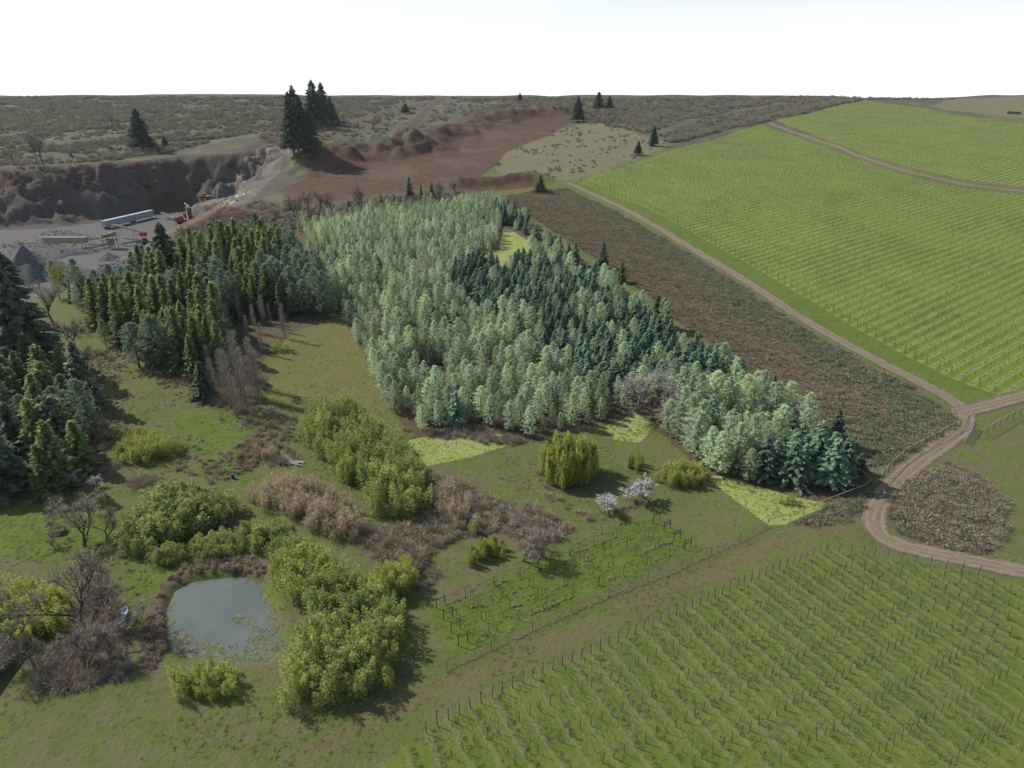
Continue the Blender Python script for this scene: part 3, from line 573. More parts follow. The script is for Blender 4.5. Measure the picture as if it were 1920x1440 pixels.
def tree(kind, name, label, cat, x, y, h, h0, group=None, i=None, rz=None, wide=1.0, names=('trunk', 'crown'), lean=0.):
    v = SP[kind]; a, b = v[i if i is not None else random.randrange(len(v))]; s = h/h0
    o = thing(name, label, cat, (x, y, gz(x, y)-.05), random.random()*6.28 if rz is None else rz, (s*wide, s*wide, s), group)
    if lean: o.rotation_euler[1] = lean
    link(names[0], a, o); link(names[1], b, o); return o
def scatter(name, label, cat, pts, scl, protos_, seed=3, tilt=0.):
    """a mass nobody could count: one object whose points carry copies"""
    pts = np.asarray(pts, float); n = len(pts); g = np.random.default_rng(seed)
    me = bpy.data.meshes.new(name); me.vertices.add(n); me.vertices.foreach_set('co', pts.astype(np.float32).ravel())
    a = me.attributes.new('scl', 'FLOAT', 'POINT'); a.data.foreach_set('value', np.asarray(scl, np.float32)); b = me.attributes.new('rz', 'FLOAT', 'POINT'); b.data.foreach_set('value', g.uniform(0, 6.28, n).astype(np.float32))
    c = bpy.data.collections.new(name+'_pieces')
    for q in protos_:
        parts = q if isinstance(q, tuple) else (q,)
        if len(parts) == 1: ob = bpy.data.objects.new(name+'_piece', parts[0]); c.objects.link(ob)
        else:
            V = []; PQ = []; n0 = 0; ob = bpy.data.objects.new(name+'_piece', joined(parts)); c.objects.link(ob)
    o = tag(link(name, me), label, cat, None, 'stuff'); ng = bpy.data.node_groups.new(name, 'GeometryNodeTree')
    ng.interface.new_socket('Geometry', in_out='INPUT', socket_type='NodeSocketGeometry'); ng.interface.new_socket('Geometry', in_out='OUTPUT', socket_type='NodeSocketGeometry')
    N = ng.nodes; L = ng.links.new; i_ = N.new('NodeGroupInput'); o_ = N.new('NodeGroupOutput'); ip = N.new('GeometryNodeInstanceOnPoints'); ci = N.new('GeometryNodeCollectionInfo')
    ci.inputs['Collection'].default_value = c; ci.inputs['Separate Children'].default_value = True; ci.inputs['Reset Children'].default_value = True; ip.inputs['Pick Instance'].default_value = True
    na = N.new('GeometryNodeInputNamedAttribute'); na.data_type = 'FLOAT'; na.inputs['Name'].default_value = 'scl'; nb = N.new('GeometryNodeInputNamedAttribute'); nb.data_type = 'FLOAT'; nb.inputs['Name'].default_value = 'rz'
    cx = N.new('ShaderNodeCombineXYZ'); er = N.new('FunctionNodeEulerToRotation'); L(nb.outputs[0], cx.inputs[2]); L(cx.outputs[0], er.inputs[0]); L(er.outputs[0], ip.inputs['Rotation']); L(na.outputs[0], ip.inputs['Scale'])
    L(i_.outputs[0], ip.inputs['Points']); L(ci.outputs[0], ip.inputs['Instance']); L(ip.outputs[0], o_.inputs[0])
    mod = o.modifiers.new('scatter', 'NODES'); mod.node_group = ng; return o
def joined(parts):
    """several mesh datablocks joined into one, materials kept"""
    V, Ls, T, mi, tint, mats, n0 = [], [], [], [], [], [], 0
    for me in parts:
        n = len(me.vertices); v = np.empty(n*3, np.float32); me.vertices.foreach_get('co', v); V.append(v.reshape(-1, 3)); l = np.empty(len(me.loops), np.int32); me.loops.foreach_get('vertex_index', l); Ls.append(l+n0)
        t = np.empty(len(me.polygons), np.int32); me.polygons.foreach_get('loop_total', t); T.append(t); mi.append(np.full(len(t), len(mats), np.int32)); mats.append(me.materials[0]); tt = np.empty(n, np.float32); me.attributes['tint'].data.foreach_get('value', tt); tint.append(tt); n0 += n
    o = bpy.data.meshes.new(parts[0].name+'_whole'); V = np.concatenate(V); Ls = np.concatenate(Ls); T = np.concatenate(T)
    o.vertices.add(len(V)); o.vertices.foreach_set('co', V.ravel()); o.loops.add(len(Ls)); o.loops.foreach_set('vertex_index', Ls); o.polygons.add(len(T)); o.polygons.foreach_set('loop_start', np.concatenate([[0], np.cumsum(T)[:-1]]).astype(np.int32)); o.polygons.foreach_set('loop_total', T)
    for m in mats: o.materials.append(m)
    o.polygons.foreach_set('material_index', np.concatenate(mi)); a = o.attributes.new('tint', 'FLOAT', 'POINT'); a.data.foreach_set('value', np.concatenate(tint)); o.update(calc_edges=True); return o
def on_ground(XY, dz=0.): XY = np.asarray(XY); return np.c_[XY, height(XY[:, 0], XY[:, 1])+dz]

# ------------------------------------------------------------------ the plantation on the plot with painted-in brightening
PLOT = A2([(560, 430), (640, 415), (720, 405), (800, 396), (880, 389), (937, 384), (988, 424), (1060, 482), (1170, 560), (1260, 628), (1350, 702), (1440, 772), (1520, 845), (1590, 905), (1560, 918), (1480, 918), (1400, 905), (1340, 892), (1285, 850), (1232, 806), (1190, 778), (1130, 792), (1040, 822), (985, 826), (950, 815), (880, 798), (800, 812), (770, 806), (729, 760), (679, 680), (632, 590), (589, 500)])
ax = A2([(645, 590), (572, 436)]); rot = math.atan2(ax[1, 1]-ax[0, 1], ax[1, 0]-ax[0, 0])
pts = fill(PLOT, 3.4, .2, 11, rot)
FIRZONE = A2([(880, 498), (1000, 498), (1080, 548), (1180, 600), (1300, 685), (1345, 725), (1280, 738), (1200, 715), (1130, 735), (1070, 715), (1000, 655), (920, 600), (860, 545)])
FIREDGE = [(A2([(935, 400), (985, 435), (1060, 486), (1120, 530)]), 5.0), (A2([(1480, 912), (1590, 905), (1540, 860), (1500, 840)]), 5.5)]
d_fz = sdf(pts[:, 0], pts[:, 1], FIRZONE)
fe = np.zeros(len(pts), bool)
for P, w in FIREDGE: fe |= seg_dist(pts[:, 0], pts[:, 1], P)[0] < w
g = np.random.default_rng(5); nzz = fbm(pts[:, 0]/14., pts[:, 1]/14., 2, 3)
is_fir = ((d_fz > -3) & (g.random(len(pts)) < .72)) | (fe & (g.random(len(pts)) < .8)) | (g.random(len(pts)) < .025)
keep = sdf(pts[:, 0], pts[:, 1], CLEAR) < -1.5
OAK = at([(1222, 782)])[0]
keep &= np.hypot(pts[:, 0]-OAK[0], pts[:, 1]-OAK[1]) > 6.0
for gx_, gy_, gr in ((770, 500, 4), (860, 545, 3.5), (800, 705, 3.5), (690, 660, 2.5), (1090, 640, 3.), (1300, 800, 2.5)):
    q = at([(gx_, gy_)])[0]; keep &= np.hypot(pts[:, 0]-q[0], pts[:, 1]-q[1]) > gr
pts, is_fir, nzz = pts[keep], is_fir[keep], nzz[keep]
in_spur = inside(pts[:, 0], pts[:, 1], A2([(1190, 778), (1232, 806), (1285, 850), (1340, 892), (1400, 905), (1480, 918), (1590, 905), (1440, 772), (1350, 702)]))
hh = np.where(is_fir, g.uniform(4.8, 8.2, len(pts)), g.uniform(4.6, 8.8, len(pts)))*(.78+.44*nzz)*np.where(in_spur, 1.25, 1.)
P3 = on_ground(pts); px_, py_, pf_ = project(P3); size = hh/pf_
order = np.argsort(-size*(np.where(py_ > 0, 1, 0)))
LFRONT = A2([(740, 760), (770, 806), (800, 812), (880, 798), (950, 815), (985, 826), (1040, 822), (1130, 792)]); LLEFT = A2([(562, 437), (589, 500), (632, 590), (679, 680), (729, 760)]); LRIGHT = A2([(1060, 482), (1170, 560), (1260, 628), (1350, 702)]); LSPUR = A2([(1232, 806), (1285, 850), (1340, 892), (1400, 905), (1480, 918), (1590, 905), (1440, 772), (1350, 702)])
def pine_label(x, y):
    X, Y = np.array([x]), np.array([y])
    if inside(X, Y, LSPUR)[0] or seg_dist(X, Y, LSPUR)[0][0] < 1: return 'pale grey-green pine in the narrow stand between bare oak and wooden fence', 'pines of the narrow stand by the fence'
    if seg_dist(X, Y, LFRONT)[0][0] < 5: return 'pale grey-green pine in the front row of the plantation above bright grass', 'pines along the front of the plantation'
    if seg_dist(X, Y, LLEFT)[0][0] < 5: return 'pale grey-green pine along the straight meadow side of the plantation', 'pines along the meadow side of the plantation'
    if math.hypot(x-OAK[0], y-OAK[1]) < 14: return 'pale grey-green pine close around the wide bare oak', 'pines around the bare oak'
    if abs(sdf(X, Y, FIRZONE)[0]) < 4.5: return 'pale grey-green pine bordering the belt of dark firs in the plantation', 'pines bordering the dark firs'
    if seg_dist(X, Y, LRIGHT)[0][0] < 8: return 'pale grey-green pine on the bramble side of the plantation', 'pines on the bramble side'
    if seg_dist(X, Y, LFRONT)[0][0] < 14: return 'pale grey-green pine in the second to fourth row behind the plantation front', 'pines just behind the front row'
    if seg_dist(X, Y, LLEFT)[0][0] < 14: return 'pale grey-green pine a few rows in from the meadow side', 'pines a few rows in from the meadow'
    return 'pale grey-green pine deep in the middle of the dense plantation', 'pines inside the plantation'
CLC = CLEAR.mean(0)
def fir_label(x, y):
    z = sdf(np.array([x]), np.array([y]), FIRZONE)[0]
    if z < -3.5: return 'lone dark fir scattered singly among the plantation pines', 'single firs among the pines'
    if math.hypot(x-CLC[0], y-CLC[1]) < 32: return 'dark blue-green fir of the belt just below the bright clearing', 'firs below the clearing'
    if math.hypot(x-OAK[0], y-OAK[1]) < 34: return 'dark blue-green fir of the belt behind the wide bare oak', 'firs behind the oak'
    return 'dark blue-green fir in the middle of the plantation fir belt', 'firs in the middle of the belt'
n_p = n_f = 0; rest_p, rest_s = [], []
for i in order:
    x, y = pts[i]
    if is_fir[i]:
        if n_f < 290:
            e = seg_dist(np.array([x]), np.array([y]), FIREDGE[0][0])[0][0] < 6; e2 = seg_dist(np.array([x]), np.array([y]), FIREDGE[1][0])[0][0] < 7
            lab = ('dark green fir on the plantation edge beside the upper bramble field', 'firs on the bramble edge') if e else ('dark blue-green fir at the pointed end of the narrow stand', 'firs at the pointed corner') if e2 else fir_label(x, y)
            tree('fir', 'fir_tree', lab[0], 'fir', x, y, hh[i], 11., lab[1], wide=g.uniform(1.15, 1.6)*(1.2 if e2 else 1.)); n_f += 1
    elif n_p < 300:
        lab = pine_label(x, y); tree('pine', 'pine_tree', lab[0], 'pine', x, y, hh[i], 12., lab[1], wide=g.uniform(1.2, 1.6)); n_p += 1
    else: rest_p.append(P3[i]-np.array((0, 0, .05))); rest_s.append(hh[i]/12.*1.15)
PW = [(trunk_mesh('pine_trunk', 9., .16, 'bark', i+60), pine_crown(i*3+131, 9.5, 2.0+.15*(i % 3))) for i in range(6)]
scatter('pine_plantation', 'dense pale green pines filling the far half of the plantation', 'pines', rest_p, np.array(rest_s)*.98, PW, 4)
print('plot', len(pts), 'pines', n_p, 'firs', n_f, 'rest', len(rest_p))

# ------------------------------------------------------------------ woods and single trees
def hpx(base, top_y, xy=None):
    """height in metres of something standing at a photo pixel whose top shows at top_y"""
    b = at([base])[0]; hs = np.linspace(.2, 45, 900); _, yy, _ = project(np.c_[np.full(900, b[0]), np.full(900, b[1]), b[2]+hs]); return b, float(hs[np.argmin(np.abs(yy-top_y))])
def stand(kind, name, label, cat, base, top, h0, wide=1., i=None, names=('trunk', 'crown'), group=None, rz=None, lean=0.):
    b, h = hpx(base, top); return tree(kind, name, label, cat, b[0], b[1], h, h0, group, i, rz, wide, names, lean)
TW = ('limbs', 'twigs')
def wood_zone(px, py): return 'at the quarry side of the wood' if py < 530 else 'at the gravel-yard end of the wood' if px < 290 else 'on the plantation side of the wood' if px > 500 else 'along the meadow front of the wood' if py > 640 else 'in the middle of the wood'
def wood_lab(what, px, py): return what+' '+wood_zone(px, py), 'pine' if 'pine' in what else 'conifer'
w = fill(WOODS, 3.7, .38, 21); wz = fbm(w[:, 0]/18., w[:, 1]/18., 3, 3); g = np.random.default_rng(31)
q3 = on_ground(w); wx, wy, wf = project(q3)
for i in np.argsort(-wy):
    x, y = w[i]; r = g.random()
    if wy[i] > 715: continue
    if wx[i] < 300 and wy[i] > 600 and r < .5: continue
    if (wx[i] > 420 and wy[i] > 600) or r < .05: kind = 'pop'
    elif wx[i] > 540 or wz[i] > .60: kind = 'pine'
    elif r < .12: kind = 'dark'
    else: kind = 'olive'
    if kind == 'pop':
        if r < .45: tree('poplar', 'bare_poplar', 'slender bare grey tree on the edge of the olive conifer wood', 'bare tree', x, y, g.uniform(6, 10), 11., 'bare slender trees by the conifer wood', names=('trunk', 'twigs'))
    elif kind == 'pine': tree('pine_grey', 'grey_pine', *wood_lab('dull grey-green pine', wx[i], wy[i]), x, y, g.uniform(10, 15), 12., 'grey pines ' + wood_zone(wx[i], wy[i]), wide=g.uniform(1.1, 1.4))
    elif kind == 'dark': tree('fir_dark', 'dark_fir', 'blackish fir in the olive conifer wood below the quarry', 'fir', x, y, g.uniform(8, 13), 11., 'dark firs in the conifer wood')
    else: tree('olive', 'olive_conifer', *wood_lab('narrow olive-green conifer', wx[i], wy[i]), x, y, g.uniform(10, 17), 10., 'olive conifers ' + wood_zone(wx[i], wy[i]), wide=g.uniform(1.0, 1.3))
w = fill(WOODS2, 5.2, .4, 23); q3 = on_ground(w); wx, wy, wf = project(q3)
for i in np.argsort(-wy):
    x, y = w[i]; r = g.random()
    if wx[i] > 150 and wy[i] < 760: continue
    kind = 'pine_grey' if r < .24 else 'fir_dark' if r < .32 else 'olive'
    lab = {'pine_grey': ('grey-green pine in the dark clump on the near meadow', 'pine', 12., 'pines of the dark clump'), 'fir_dark': ('blackish fir in the dark clump on the near meadow', 'fir', 11., 'firs of the dark clump'), 'olive': ('bushy olive conifer in the dark clump on the near meadow', 'conifer', 10., 'olive conifers of the dark clump')}[kind]
    tree(kind, {'pine_grey': 'grey_pine', 'fir_dark': 'dark_fir', 'olive': 'olive_conifer'}[kind], lab[0], lab[1], x, y, g.uniform(9, 14), lab[2], lab[3], wide=g.uniform(1.3, 1.8))

# single trees that can be told apart
for i, (bx, by, ty) in enumerate([(404, 745, 672), (424, 738, 655), (434, 768, 660), (452, 742, 622), (463, 766, 655), (486, 752, 655), (476, 726, 635), (352, 690, 615), (370, 706, 640), (446, 785, 705), (396, 715, 650)]):
    b_, h_ = hpx((bx, by), ty); tree('poplar', 'bare_poplar', 'tall bare grey poplar in the brown brush above the meadow', 'bare tree', b_[0], b_[1], h_, 11., 'bare poplars above the meadow', names=('trunk', 'twigs'), wide=1.3)
stand('fir_tall', 'old_fir', 'tall dark old fir with layered boughs at the meadow edge', 'fir', (60, 695), 470, 30., 1.15, 0)
stand('fir_dark', 'dark_fir', 'broad dark fir leaning over the rough grass beside the clump', 'fir', (165, 765), 640, 11., 1.2, 1)
stand('olive', 'olive_conifer', 'low pointed olive conifer alone in front of the dark clump', 'conifer', (125, 845), 745, 10., 1.7, 1)
stand('fir_dark', 'dark_fir', 'egg-shaped dark green tree alone beside the bare poplars', 'fir', (384, 747), 678, 11., 1.5, 2)
stand('fir_tall', 'old_fir', 'tall dark fir with grey tips rising at the near rim of the quarry', 'fir', (322, 545), 418, 30., 1.25, 1)
stand('pine_grey', 'grey_pine', 'tall thin pine with visible trunk at the quarry rim', 'pine', (280, 540), 458, 12., 1.0, 0)
stand('pine_grey', 'grey_pine', 'rounded grey pine beside the yellow tree near the gravel yard', 'pine', (160, 590), 485, 12., 1.2, 1)
stand('pine_grey', 'grey_pine', 'grey pine behind the yellow tree close to the gravel cone', 'pine', (112, 560), 488, 12., 1.1, 2)
stand('pine_grey', 'grey_pine', 'small grey pine standing by itself on green grass', 'pine', (200, 650), 600, 12., 1.3, 0)
stand('pine_grey', 'grey_pine', 'small grey pine with bare lower trunk near the grass gap', 'pine', (224, 646), 602, 12., 1.3, 1)
stand('pine_grey', 'grey_pine', 'bushy grey pine at the meadow corner of the conifer wood', 'pine', (262, 690), 605, 12., 1.8, 2)
stand('pine_grey', 'grey_pine', 'wide grey pine in front of the olive conifers', 'pine', (300, 695), 590, 12., 1.6, 0)
stand('bare', 'bare_tree', 'grey bare spreading tree on the green gap beside the old fir', 'bare tree', (138, 655), 588, 10., 1.3, 0, TW)
stand('bare', 'bare_tree', 'pale bare tree above the old fir by the gravel yard', 'bare tree', (100, 610), 520, 10., 1.3, 1, TW)
stand('bare', 'bare_tree', 'low bare tree over the rough grass beyond the clump', 'bare tree', (168, 700), 640, 10., 1.5, 2, TW)
M['willow'] = leaf_mat('yellow_spring_leaves', (.13, .14, .025), (.32, .31, .06), .3, .1)
SP['willow'] = [(a, MB().leaves(*(lambda r_, n_: (unit(r_.normal(0, 1, (n_, 3)))*np.array((1.9, 1.9, 3.2))*(r_.random((n_, 1))**.4)+np.array((0, 0, 6.2)), unit(r_.normal(0, 1, (n_, 3))), unit(r_.normal(0, 1, (n_, 3))), .4, .2, r_.random(n_)))(np.random.default_rng(4), 700)).data('yellow_leaves', M['willow'])) for a, b in SP['bare'][:1]]
stand('willow', 'yellow_tree', 'bright yellow-green leafing tree below the grey gravel cone', 'tree', (128, 570), 482, 10., 1.0, 0)
for n_, (b, t, i, lab) in enumerate([((555, 412), 360, 0, 'thin bare tree at the corner of the plantation'), ((578, 405), 352, 1, 'bare forked tree behind the plantation corner'), ((600, 408), 350, 2, 'wide bare tree with many stems behind the plantation'), ((622, 402), 356, 3, 'grey bare tree beside the many-stemmed one'), ((680, 395), 340, 0, 'round-headed bare tree alone on the red soil edge'), ((520, 425), 380, 1, 'low bare tree at the head of the conifer wood'), ((490, 440), 395, 2, 'bare tree over the earth bank by the quarry road'), ((460, 452), 410, 3, 'small bare tree in front of the shaded earth bank'), ((830, 378), 330, 0, 'pale bare tree behind the back row of pines'), ((855, 372), 335, 2, 'small bare tree near the heap behind the pines'), ((375, 470), 415, 1, 'twisted bare tree at the quarry rim'), ((400, 468), 408, 3, 'dark bare tree with ivy at the quarry rim'), ((350, 455), 418, 0, 'low bare tree beside the tall rim fir')]):
    stand('bare', 'bare_tree', lab, 'bare tree', b, t, 10., 1.25, i, TW)
for b, t, k_, lab in [((768, 372), 332, 'fir_dark', 'ivy-dark tree behind the back row of the plantation'), ((790, 378), 345, 'olive', 'dark pointed conifer behind the back row of pines'), ((810, 376), 342, 'fir_dark', 'dark conifer second behind the back row of pines'), ((740, 390), 362, 'olive', 'small dark conifer behind the plantation near red soil'), ((715, 392), 362, 'olive', 'little conifer at the back edge of the plantation'), ((656, 405), 376, 'fir_dark', 'tiny dark conifer at the back corner of the plantation')]:
    stand(k_, 'dark_fir' if k_ == 'fir_dark' else 'olive_conifer', lab, 'conifer', b, t, 11. if k_ == 'fir_dark' else 10., 1.3)
# right of the plot and along the bramble field
for b, t, lab, wd in [((1013, 360), 328, 'round dark fir at the top of the bramble field', 2.0), ((1230, 612), 555, 'dark fir leaning out over the middle of the bramble field', 1.5), ((1245, 620), 560, 'dark fir at the plantation edge halfway down the brambles', 1.4), ((1385, 718), 672, 'dark rounded fir at the plot edge by the bare path', 1.9), ((1445, 755), 705, 'pointed dark fir standing in the brambles above the stand', 1.3), ((1562, 835), 768, 'solitary dark fir in the lower bramble field', 1.5), ((1610, 885), 850, 'small olive conifer at the corner of the bramble field', 1.8), ((1130, 505), 455, 'dark fir at the upper plantation edge against brambles', 1.4), ((1165, 530), 490, 'dark fir against the brambles near the upper edge', 1.4)]:
    stand('fir_dark', 'dark_fir', lab, 'fir', b, t, 11., wd)
# hillside trees
for b, t, lab, wd, i in [((552, 290), 172, 'tallest fir of the dark group above the red spoil heap', .95, 0), ((570, 290), 178, 'tall fir with bare lower trunk in the group above the spoil', .95, 1), ((585, 286), 200, 'shorter fir at the sunlit side of the hill group', 1.1, 2), ((560, 284), 160, 'tall fir at the back of the hill group', .9, 2), ((592, 240), 150, 'dark fir in the far group behind the tall firs', 1.2, 0), ((608, 234), 155, 'dark fir second in the far group on the hill', 1.2, 1), ((622, 230), 180, 'smaller dark fir at the end of the far hill group', 1.3, 2), ((268, 284), 203, 'lone tall fir on the quarry rim', 1.35, 0), ((1083, 229), 180, 'lone pointed fir at the corner of the pale grass', 1.35, 1), ((1122, 207), 172, 'broad dark fir on the scrub hillside', 1.7, 2), ((1142, 206), 180, 'dark fir touching the broad one on the hillside', 1.6, 0), ((975, 190), 174, 'small dark fir at the top of the hill', 1.7, 1), ((1225, 274), 236, 'neat pointed fir beside the vineyard hedge', 1.3, 1), ((1196, 291), 264, 'small bright conifer with bush beside the vineyard', 1.5, 2), ((310, 275), 254, 'small fir beyond the lone rim fir', 1.5, 1), ((760, 212), 194, 'round dark bush beside the red track', 2.6, 2)]:
    stand('fir_tall', 'hill_fir', lab, 'fir', b, t, 30., wd, i)
for b, t, lab in [((82, 312), 240, 'dead snag on the hill left of the quarry cliff'), ((72, 300), 245, 'thin snag beside the dead one above the cliff'), ((28, 310), 280, 'small bare tree at the end of the cliff top'), ((140, 308), 270, 'thin bare tree on the cliff top'), ((212, 240), 205, 'slim bare tree on the scrub hill'), ((672, 245), 225, 'little bare tree on the pale grass above the spoil'), ((700, 243), 222, 'little bare tree by the red track'), ((1440, 210), 185, 'bare tree in the hedge over the vineyard corner'), ((1350, 235), 212, 'bare hedge tree near the head of the vineyard')]:
    stand('bare', 'bare_tree', lab, 'bare tree', b, t, 10., .9, None, TW)
# the bare oak in the clearing, dead log-like tree, near fruit trees
stand('oak', 'bare_oak', 'wide pale bare oak with a dome of twigs in the pines', 'oak', (1222, 785), 692, 9., 1.25, 0, TW)
stand('fruit', 'dead_tree', 'bleached dead tree with bare forks behind the oak', 'dead tree', (1272, 712), 682, 5., 1.3, 1, TW)
for b, t, i, lab in [((978, 1053), 985, 0, 'gnarled bare fruit tree beside the small yellow-green hedge'), ((1018, 1042), 992, 1, 'slender bare fruit tree at the edge of the trellis plot'), ((160, 1025), 935, 2, 'dark gnarled bare fruit tree on the near lawn'), ((200, 1010), 960, 0, 'low twisted bare fruit tree right beside the gnarled one'), ((100, 955), 922, 1, 'small bare bush tree with orange trunk guard'), ((95, 1022), 990, 0, 'tiny bare sapling on the lawn'), ((102, 990), 962, 1, 'tiny bare sapling behind the planter box'), ((165, 1195), 1060, 0, 'tall grey lichen tree above the bare thicket'), ((55, 1225), 1125, 1, 'leaning dark tree at the corner of the shed'), ((160, 1262), 1185, 2, 'forked bare tree in the thicket at the lower edge'), ((205, 1215), 1140, 0, 'grey twiggy tree next to the boat')]:
    stand('fruit', 'bare_fruit_tree', lab, 'bare tree', b, t, 5., 1.15, i, TW, lean=-.3 if b[0] == 55 else 0)
for b, t, lab, wd in [((140, 915), 885, 'whitish blossoming shrub under the dark clump', 1.5), ((188, 912), 890, 'second whitish shrub beside the dark clump shadow', 1.4), ((1210, 935), 892, 'white flowering tree at the head of the trellis plot', 1.6), ((1140, 970), 932, 'straggly white flowering bush before the upright bamboo', 1.5)]:
    if 'blossom_tree' not in SP: SP['blossom_tree'] = [bare_tree(i*17+4, 4., .9, .09, 'blossom', 5, 3, .2, .14, .4, .09, 8, .76) for i in range(2)]
    stand('blossom_tree', 'blossom_tree', lab, 'flowering tree', b, t, 4., wd, None, ('limbs', 'blossom'))

# ------------------------------------------------------------------ bamboo groves and hedges: each grove a thing, each clump of canes a part
def grove(name, label, cat, kind, poly, spacing, h, seed, cl='foliage', wide=1.0, hv=.25, jit=.4):
    P = A2(poly); q = fill(P, spacing, jit, seed); c = q.mean(0); z0 = gz(*c); g = np.random.default_rng(seed); o = thing(name, label, cat, (c[0], c[1], z0))
    zz = height(q[:, 0], q[:, 1]); h0 = {'bamboo': 6., 'bamboo_yellow': 5., 'bamboo_upright': 6., 'bamboo_dead': 5., 'laurel': 3.6}[kind]; e = sdf(q[:, 0], q[:, 1], P)
    for (x, y), z, ed in zip(q, zz, e):
        s = h/h0*g.uniform(1-hv, 1+hv)*(.72+.28*min(1, ed/2.5)); a, b = SP[kind][g.integers(len(SP[kind]))]; r = g.random()*6.28
        lf = link(cl, b, o, (x-c[0], y-c[1], z-z0-.05), r, (s*wide, s*wide, s)); link('culms', a, lf)
    return o
grove('bamboo_grove', 'big rounded grove of green bamboo beside the mown meadow', 'bamboo', 'bamboo', [(575, 800), (600, 785), (665, 780), (715, 815), (745, 850), (790, 905), (795, 960), (760, 985), (700, 965), (690, 935), (640, 905), (600, 865), (570, 835)], 2.1, 6.6, 3)
grove('bamboo_grove', 'large green bamboo grove between pond and trellis plot', 'bamboo', 'bamboo', [(505, 1040), (560, 1030), (625, 1060), (650, 1095), (690, 1110), (745, 1160), (752, 1215), (735, 1290), (640, 1330), (545, 1330), (540, 1270), (555, 1220), (590, 1180), (540, 1130), (510, 1090)], 1.9, 5.6, 4)
grove('bamboo_grove', 'yellow feathery bamboo against the brambles near the trellis plot', 'bamboo', 'bamboo_yellow', [(685, 1110), (715, 1075), (770, 1065), (788, 1095), (770, 1130), (735, 1150), (700, 1140)], 1.5, 4.6, 5)
grove('laurel_thicket', 'dark rounded evergreen thicket above the pond', 'thicket', 'laurel', [(235, 1025), (250, 985), (300, 935), (370, 925), (440, 955), (445, 975), (400, 1000), (330, 1020), (290, 1045), (250, 1050)], 1.9, 5.2, 6)
grove('laurel_hedge', 'long pale green evergreen hedge curving along the pond bank', 'hedge', 'laurel', [(262, 1062), (300, 1045), (370, 1025), (450, 1000), (520, 980), (545, 1000), (500, 1030), (430, 1045), (350, 1055), (285, 1072)], 1.6, 3.4, 7)
grove('bamboo_grove', 'yellow-green bamboo mound in front of the dark conifer clump', 'bamboo', 'bamboo_yellow', [(215, 850), (235, 825), (290, 820), (335, 835), (345, 850), (310, 865), (250, 878), (222, 872)], 1.8, 4.2, 8)
grove('bamboo_grove', 'yellow bamboo grove at the lower corner by the shed', 'bamboo', 'bamboo_yellow', [(-60, 1150), (0, 1112), (90, 1105), (135, 1135), (135, 1185), (90, 1215), (0, 1205), (-60, 1200)], 1.6, 4.8, 9)
grove('bamboo_grove', 'bright yellow bamboo on the near bank of the pond', 'bamboo', 'bamboo_yellow', [(320, 1275), (350, 1258), (420, 1250), (450, 1270), (440, 1310), (360, 1320), (320, 1310)], 1.4, 3.6, 10)
grove('bamboo_grove', 'upright golden bamboo clump before the plantation', 'bamboo', 'bamboo_upright', [(1012, 885), (1040, 872), (1090, 870), (1125, 885), (1115, 905), (1060, 925), (1025, 915)], 1.1, 7.6, 11, hv=.3)
grove('bamboo_clump', 'small golden shrub between upright bamboo and pine stand', 'shrub', 'bamboo_upright', [(1168, 875), (1190, 865), (1210, 872), (1205, 885), (1180, 888)], 1.1, 3.8, 12)
grove('bamboo_grove', 'olive-golden bamboo mound at the foot of the pine stand', 'bamboo', 'bamboo_yellow', [(1228, 905), (1250, 885), (1290, 880), (1325, 895), (1315, 912), (1260, 918)], 1.4, 4.2, 13)
grove('hedge_shrub', 'compact bright yellow-green hedge beside the bare fruit tree', 'hedge', 'bamboo_upright', [(870, 1052), (885, 1032), (930, 1022), (953, 1030), (945, 1042), (905, 1058), (880, 1063)], 1.0, 3.2, 14, wide=1.4)
grove('young_bamboo', 'slim bright green bamboo shoots behind the yellow-green hedge', 'bamboo', 'bamboo', [(880, 1002), (892, 996), (900, 1002), (890, 1008)], 1.0, 3.6, 15)
grove('young_bamboo', 'pair of pale yellow bamboo plumes at the meadow head', 'bamboo', 'bamboo_yellow', [(512, 658), (530, 652), (548, 655), (545, 664), (520, 666)], 1.9, 4.6, 16)
grove('round_bush', 'small dark green bush on the rough grass path', 'bush', 'laurel', [(435, 862), (448, 855), (460, 860), (452, 868)], 1.2, 2.6, 17)
grove('young_bamboo', 'bright yellow plume in front of the narrow pine stand', 'bamboo', 'bamboo_yellow', [(1395, 918), (1410, 914), (1415, 922), (1400, 926)], 1.0, 2.2, 18)
grove('young_bamboo', 'bright yellow plume patch beside the pointed fir corner', 'bamboo', 'bamboo_yellow', [(1455, 942), (1480, 936), (1500, 942), (1480, 950)], 1.0, 2.8, 19)
grove('dry_bamboo', 'tan dried bamboo mass between the green groves', 'bamboo', 'bamboo_dead', [(455, 935), (480, 915), (560, 905), (620, 930), (670, 965), (690, 1000), (660, 1020), (600, 1010), (560, 985), (500, 965)], 1.7, 4.6, 20)
grove('dry_bamboo', 'tan dried bamboo tuft beside the corner of bright grass', 'bamboo', 'bamboo_dead', [(795, 945), (815, 915), (850, 915), (880, 940), (900, 985), (870, 1000), (820, 980)], 1.7, 3.6, 21)
grove('dry_bamboo', 'pale dried bamboo behind the big grove by the rubble', 'bamboo', 'bamboo_dead', [(470, 858), (500, 845), (535, 850), (530, 868), (490, 875)], 1.8, 3.6, 22)

